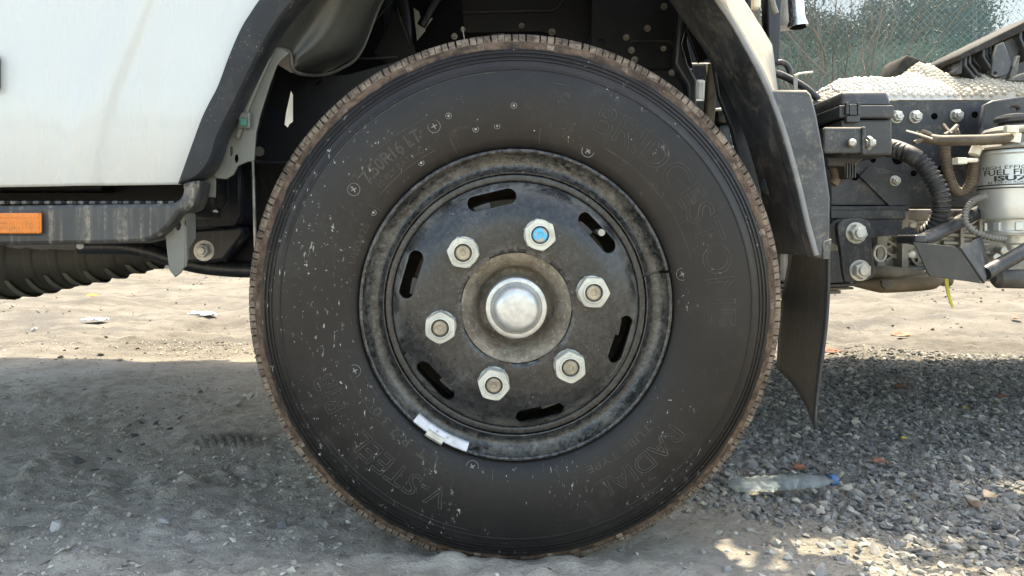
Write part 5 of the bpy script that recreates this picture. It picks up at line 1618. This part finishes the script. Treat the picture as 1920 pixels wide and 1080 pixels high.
ring_z('priming_knob', [(0, fz(225)), (0.024, fz(225)), (0.031, fz(221)), (0.032, fz(214)), (0.029, fz(208)), (0.020, fz(206)), (0, fz(206))], M['plastic'], filt)
for (a, b) in ((343.5, 346), (349.5, 352)):
    ring_z('print_band', [(0.0584, fz(a)), (0.0592, fz(a)), (0.0592, fz(b)), (0.0584, fz(b))], M['ink'], filt, 56)
for k in range(8):
    a = rad(k*45 + 20)
    c = Vector((fx + .0448*math.cos(a), fy + .0448*math.sin(a), fz(424)))
    me = box_mesh('bowl_lug', (-.006, -.003, -.008), (.006, .003, .008), .0012); me.transform(Matrix.Translation(c) @ Matrix.Rotation(a + math.pi/2, 4, 'Z'))
    obj('bowl_lug', me, M['filter'], filt)
def can_text(s, size, py, width_px, r=0.0583, bold=0.0):
    me = text_mesh(s, size, 0, 1.0, 0, bold, 0.00025)
    xs = [v.co.x for v in me.vertices]; w = max(xs) - min(xs); mid = (max(xs) + min(xs))/2
    k = (width_px * 1.345 / F) / w
    for v in me.vertices:
        a = -math.pi/2 - rad(31) + (v.co.x - mid) * k / r
        v.co = (fx + (r + v.co.z)*math.cos(a), fy + (r + v.co.z)*math.sin(a), fz(py) + v.co.y)
    obj('printed_text', me, M['ink'], filt)
can_text('HIGH EFFICIENCY', 0.0092, 315, 122)
can_text('FUEL FILTER', 0.0142, 326, 116, bold=0.0002)
can_text('ISUZU', 0.0125, 336.8, 74, bold=0.0005)
can_text('BY TOKYO ROKI CO.LTD.', 0.0060, 342.3, 98)
# guard bracket below the filter
sk = plate('skid_bracket', [(1714, 454), (1790, 462), (1796, 466), (1842, 532), (1818, 528), (1744, 518), (1739, 510)], 1.25, 0.004, M['skid'], truck, bevel=0.001)
tag(sk, 'bent black steel guard bracket below the filter')
V = [P(1797, 466, 1.2515), P(1836, 444, 1.34), P(1852, 498, 1.34), P(1846, 516, 1.30), P(1842, 532, 1.2515)]
o = obj('bracket_side', mesh('bracket_side', V, [(0, 1, 2, 3, 4)]), M['frame_dusty'], sk)
md = o.modifiers.new('thickness', 'SOLIDIFY'); md.thickness = 0.004
tube('bracket_arm', [P(1726, 452, 1.30), P(1760, 436, 1.345), P(1806, 412, 1.40), P(1850, 390, 1.45)], 0.0125, M['frame_dusty'], sk, 14, 6)
pbox('arm_foot', 1716, 440, 1741, 457, 1.258, 1.32, M['frame_dusty'], sk, 0.004)
tube('bracket_arm', [P(1846, 512, 1.29), P(1880, 494, 1.30), P(1915, 474, 1.31), P(1960, 446, 1.33)], 0.0125, M['frame_dusty'], sk, 14, 6)
# hanging strap
V = []
for k in range(10):
    t = k/9
    p = P(1770 + 14*t*t, 515 + 62*t, 1.45)
    V += [p, p + Vector((0.0085 - .003*t, 0.002, 0.0005))]
o = obj('yellow_strap', mesh('yellow_strap', V, [(2*k, 2*k+1, 2*k+3, 2*k+2) for k in range(9)]), M['strap'], truck)
md = o.modifiers.new('thickness', 'SOLIDIFY'); md.thickness = 0.002
o['label'] = 'yellow green strap end hanging below the chassis'

# behind the mudguard: pipe end, post, hoses
pd = 1.52
tube('air_pipe', [P(1492, -60, pd), P(1492, 0, pd), P(1494, 30, pd), P(1495, 38, pd), P(1495.5, 46, pd), P(1496, 50, pd)], [.0155, .0155, .0155, .0165, .0200, .0200], M['chrome'], truck, 24, 0)
v, f = sweep([P(1496, 52, pd), P(1496, 49.8, pd)], .0165, 20)
obj('pipe_mouth', mesh('pipe_mouth', v, f), M['hole'], truck)
tube('intake_cylinder', [P(1474, -60, 1.62), P(1474, 44, 1.62), P(1474, 52, 1.62)], [.033, .033, .027], dusty('steel_grey', (0.45, 0.46, 0.46), 0.4, 0.4, dust=0.3), truck, 24, 0)
plate('cab_post', [(1434, -80), (1470, -80), (1468, 0), (1461, 118), (1452, 122), (1440, 80)], 1.40, 0.03, M['frame'], truck, bevel=0.004)
tube('post_tube', [P(1442, -40, 1.36), P(1448, 4, 1.36), P(1455, 26, 1.36)], 0.0055, M['cast'], truck, 12, 5)
pbox('post_clip', 1414, -10, 1428, 14, 1.34, 1.36, M['white_plastic'], truck, 0.004)
tube('hose_loop', [P(1440, 128, 1.42), P(1460, 117, 1.42), P(1474, 121, 1.42), P(1481, 134, 1.42), P(1480, 148, 1.42)], 0.0055, M['frame_dusty'], truck, 12, 6)
tube('hose_run', [P(1450, 136, 1.40), P(1468, 142, 1.40), P(1492, 154, 1.39), P(1514, 168, 1.38), P(1534, 186, 1.37)], 0.0070, M['frame_dusty'], truck, 12, 6)
plate('pin_plate', [(1488, 142), (1496, 139), (1496, 170), (1488, 170)], 1.36, 0.003, M['cast'], truck, bevel=0.0005)
tube('hook_pin', [P(1490, 142, 1.355), P(1500, 138, 1.355), P(1524, 135, 1.355)], 0.0018, M['white_plastic'], truck, 6, 5)
# unseen blocks added in the chassis to fill out its ground shadow
box('far_shade_block', (0.95, 2.54, 0.44), (2.6, FARD + .02, 0.92), M['frame'], truck, 0.05)
box('far_shade_box', (0.55, 2.54, 0.50), (0.93, FARD - .1, 0.80), M['frame'], truck, 0.02)
box('chassis_shade_fill', (0.62, 1.80, 0.46), (2.4, 2.44, 0.74), M['cast_dark'], truck, 0.05)

# ------------------------------------------------------------------ things lying on the chassis
def wrap(name, label, px0, px1, crest, D0, D1, zbase_py, mat, group, seed, bub=0.0053):
    """heap of bubble film: a draped sheet with air bubbles"""
    xs0, xs1 = P(px0, 0, D0).x, P(px1, 0, D0).x
    zb = rz1 + 0.003
    def top(x, d):
        px = U0 + x * F / D0
        t = (d - D0) / (D1 - D0)
        zc = P(0, float(np.interp(px, [c[0] for c in crest], [c[1] for c in crest])), (D0 + D1)/2).z
        e = math.sin(math.pi * min(1, max(0.0, t * 0.94))) ** 0.55
        return zb + max(0, zc - zb) * e * (1 + 0.18 * mnoise.noise(Vector((x*15 + seed, d*15, 0))) + 0.06 * mnoise.noise(Vector((x*43 + seed, d*43, 2))))
    root = empty(name, ((xs0 + xs1)/2, (D0 + D1)/2, zb))
    tag(root, label, 'bubble wrap', group)
    nx_, nd = 60, 36
    V = []
    for i in range(nx_ + 1):
        for j in range(nd + 1):
            x = xs0 + (xs1 - xs0)*i/nx_; d = D0 + (D1 - D0)*j/nd
            V.append((x, d, top(x, d)))
    Fc = [(i*(nd+1) + j, (i+1)*(nd+1) + j, (i+1)*(nd+1) + j + 1, i*(nd+1) + j + 1) for i in range(nx_) for j in range(nd)]
    sheet = obj('film', mesh('film', V, Fc), mat, root, smooth=True)
    # bubbles: small domes along the surface
    seg = 7
    dome = [(0, 0, .80)] + [(r*math.cos(2*math.pi*k/seg), r*math.sin(2*math.pi*k/seg), h) for r, h in ((.55, .66), (.92, .30), (1.0, -.1)) for k in range(seg)]
    df = [(0, 1 + k, 1 + (k+1) % seg) for k in range(seg)] + [(1 + r*seg + k, 1 + (r+1)*seg + k, 1 + (r+1)*seg + (k+1) % seg, 1 + r*seg + (k+1) % seg) for r in range(2) for k in range(seg)]
    BV, BF = [], []
    x = xs0 + bub
    row = 0
    while x < xs1 - bub:
        d = D0
        # walk over the surface at even arc length
        s_off = (row % 2) * bub
        acc = -s_off
        prev = Vector((x, d, top(x, d)))
        while d < D1 - 0.002:
            d += 0.0015 if d > D0 + 0.03 else 0.0003
            p = Vector((x + bub*0.9*mnoise.noise(Vector((x*40, d*40, seed))), d, 0)); p.z = top(p.x, d)
            acc += (p - prev).length
            prev = p
            if acc >= 2.1 * bub:
                acc = random.uniform(-.3, .3) * bub
                if random.random() < 0.07: continue
                p.x += random.uniform(-.3, .3) * bub; p.z = top(p.x, d)
                ex = Vector((0.004, 0, top(x + .004, d) - p.z)).normalized(); ey = Vector((0, 0.004, top(x, d + .004) - p.z)).normalized()
                nz = ex.cross(ey).normalized()
                o_ = len(BV)
                sc_ = bub * random.uniform(.85, 1.03)
                for q in dome: BV.append(p + (ex*q[0] + ey*q[1] + nz*q[2]) * sc_)
                BF += [tuple(i_ + o_ for i_ in q) for q in df]
        x += bub * 1.82 / max(1.0, math.hypot(1, (top(x + .01, (D0+D1)/2) - top(x, (D0+D1)/2)) / .01) ** 0.8)
        row += 1
    b = obj('air_bubbles', mesh('air_bubbles', BV, BF), mat, root, smooth=True)
    b['kind'] = 'stuff'
def film(name, a, b):
    n = N(name)
    n.fin(n.mix(n.ramp(n.noise(30, 3), 0.3, 0.7), a, b), 0.28, 0, 0.5)
    n.b.inputs['Subsurface Weight'].default_value = 0.0
    tl = n.node('ShaderNodeBsdfTranslucent'); tl.inputs['Color'].default_value = (*b, 1)
    mx = n.node('ShaderNodeMixShader'); mx.inputs[0].default_value = 0.35
    n.t.links.new(n.b.outputs[0], mx.inputs[1]); n.t.links.new(tl.outputs[0], mx.inputs[2]); n.t.links.new(mx.outputs[0], n.out.inputs['Surface'])
    return n.m
wrap('bubble_wrap', 'white bubble wrap heaped on the chassis beside the plastic box', 1610, 1800, [(1600, 185), (1625, 165), (1645, 156), (1670, 153), (1700, 152), (1740, 153), (1770, 145), (1790, 150), (1815, 185)], 1.526, 1.90, 190, film('white_film', (0.66, 0.655, 0.63), (0.76, 0.755, 0.73)), 'bubble wrap on the chassis', 1.0)
wrap('bubble_wrap', 'tall sunlit fold of bubble wrap in the middle, below the ribbed cover', 1720, 1850, [(1715, 185), (1745, 148), (1765, 126), (1778, 119), (1800, 127), (1825, 148), (1860, 185)], 1.56, 1.82, 190, film('cream_film', (0.56, 0.53, 0.44), (0.64, 0.615, 0.52)), 'bubble wrap on the chassis', 4.0)
wrap('bubble_wrap', 'beige bubble wrap under the ribbed black cover at the right', 1775, 1990, [(1770, 187), (1810, 165), (1850, 147), (1885, 143), (1930, 152), (1990, 160)], 1.5255, 1.80, 190, film('beige_film', (0.48, 0.445, 0.37), (0.56, 0.52, 0.44)), 'bubble wrap on the chassis', 8.0)
# ribbed cover
M['cover'] = dusty('cover_plastic', (0.030, 0.030, 0.029), 0.8, dust=0.7, scale=40, dcol=(0.14, 0.125, 0.10), spec=0.2)
cv = empty('plastic_cover', P(1870, 160, 1.66))
tag(cv, 'ribbed black plastic cover tilted on top of the bubble wrap', 'plastic cover')
plate('top_plate', [(1799, 106), (1806, 98), (1860, 71), (1990, 6), (1990, 26), (1860, 86), (1803, 112)], 1.58, 0.20, M['cover'], cv, bevel=0.003)
plate('end_tab', [(1800, 108), (1808, 108), (1804, 138), (1792, 140), (1794, 130), (1799, 126)], 1.59, 0.03, M['plastic'], cv, bevel=0.002)
def crib(x0, y0, x1, y1, w, D, th):
    plate('rib', [(x0, y0), (x0 + w, y0 - w*.5), (x0 + w*1.0, y0 + 16), (x1 + w, y1 - 4), (x1, y1), (x0 - 1, y0 + 14)], D, th, M['plastic'], cv, bevel=0.0015)
for k, (a, b, c_, d_) in enumerate(((1809, 107, 1826, 148), (1817, 103, 1838, 148), (1826, 99, 1850, 142), (1843, 91, 1858, 132), (1849, 88, 1862, 128), (1855, 85, 1866, 122), (1912, 57, 1930, 112), (1922, 52, 1942, 108))):
    crib(a, b, c_, d_, 5, 1.585 + .012*(k % 3), 0.17)
plate('side_web', [(1868, 84), (1882, 78), (1898, 118), (1893, 136), (1884, 142), (1866, 146), (1858, 140), (1862, 110)], 1.582, 0.008, M['guard'], cv, holes=[oval(1866, 138, 3.5, 3.5, 10)], bevel=0.002)
plate('side_web', [(1876, 82), (1886, 75), (1905, 66), (1912, 96), (1900, 124), (1886, 100)], 1.60, 0.008, M['plastic'], cv, bevel=0.002)
plate('strut', [(1908, 104), (1913, 104), (1908, 142), (1892, 146)], 1.578, 0.012, M['guard'], cv, bevel=0.002)
plate('lower_rail', [(1888, 150), (1912, 138), (1990, 118), (1990, 134), (1925, 152), (1900, 153)], 1.575, 0.16, M['guard'], cv, bevel=0.003)
plate('back_web', [(1812, 108), (1990, 20), (1990, 120), (1890, 148), (1840, 146)], 1.76, 0.006, M['plastic'], cv, bevel=0.001)
# small bracket lying on the wrap
sb = empty('plastic_bracket', P(1712, 140, 1.78))
tag(sb, 'small rounded black plastic bracket lying on the white bubble wrap', 'bracket')
plate('shell', [(p.x, p.y) for p in catmull([(x, y, 0) for x, y in [(1683, 139), (1690, 116), (1699, 105), (1707, 103), (1735, 113), (1740, 118), (1739, 126), (1725, 124), (1708, 128), (1696, 138)]], 4, True)], 1.68, 0.09, M['cover'], sb, bevel=0.006)
plate('tongue', [(1716, 130), (1735, 127), (1762, 136), (1766, 141), (1750, 143), (1722, 138)], 1.69, 0.05, M['plastic'], sb, bevel=0.004)
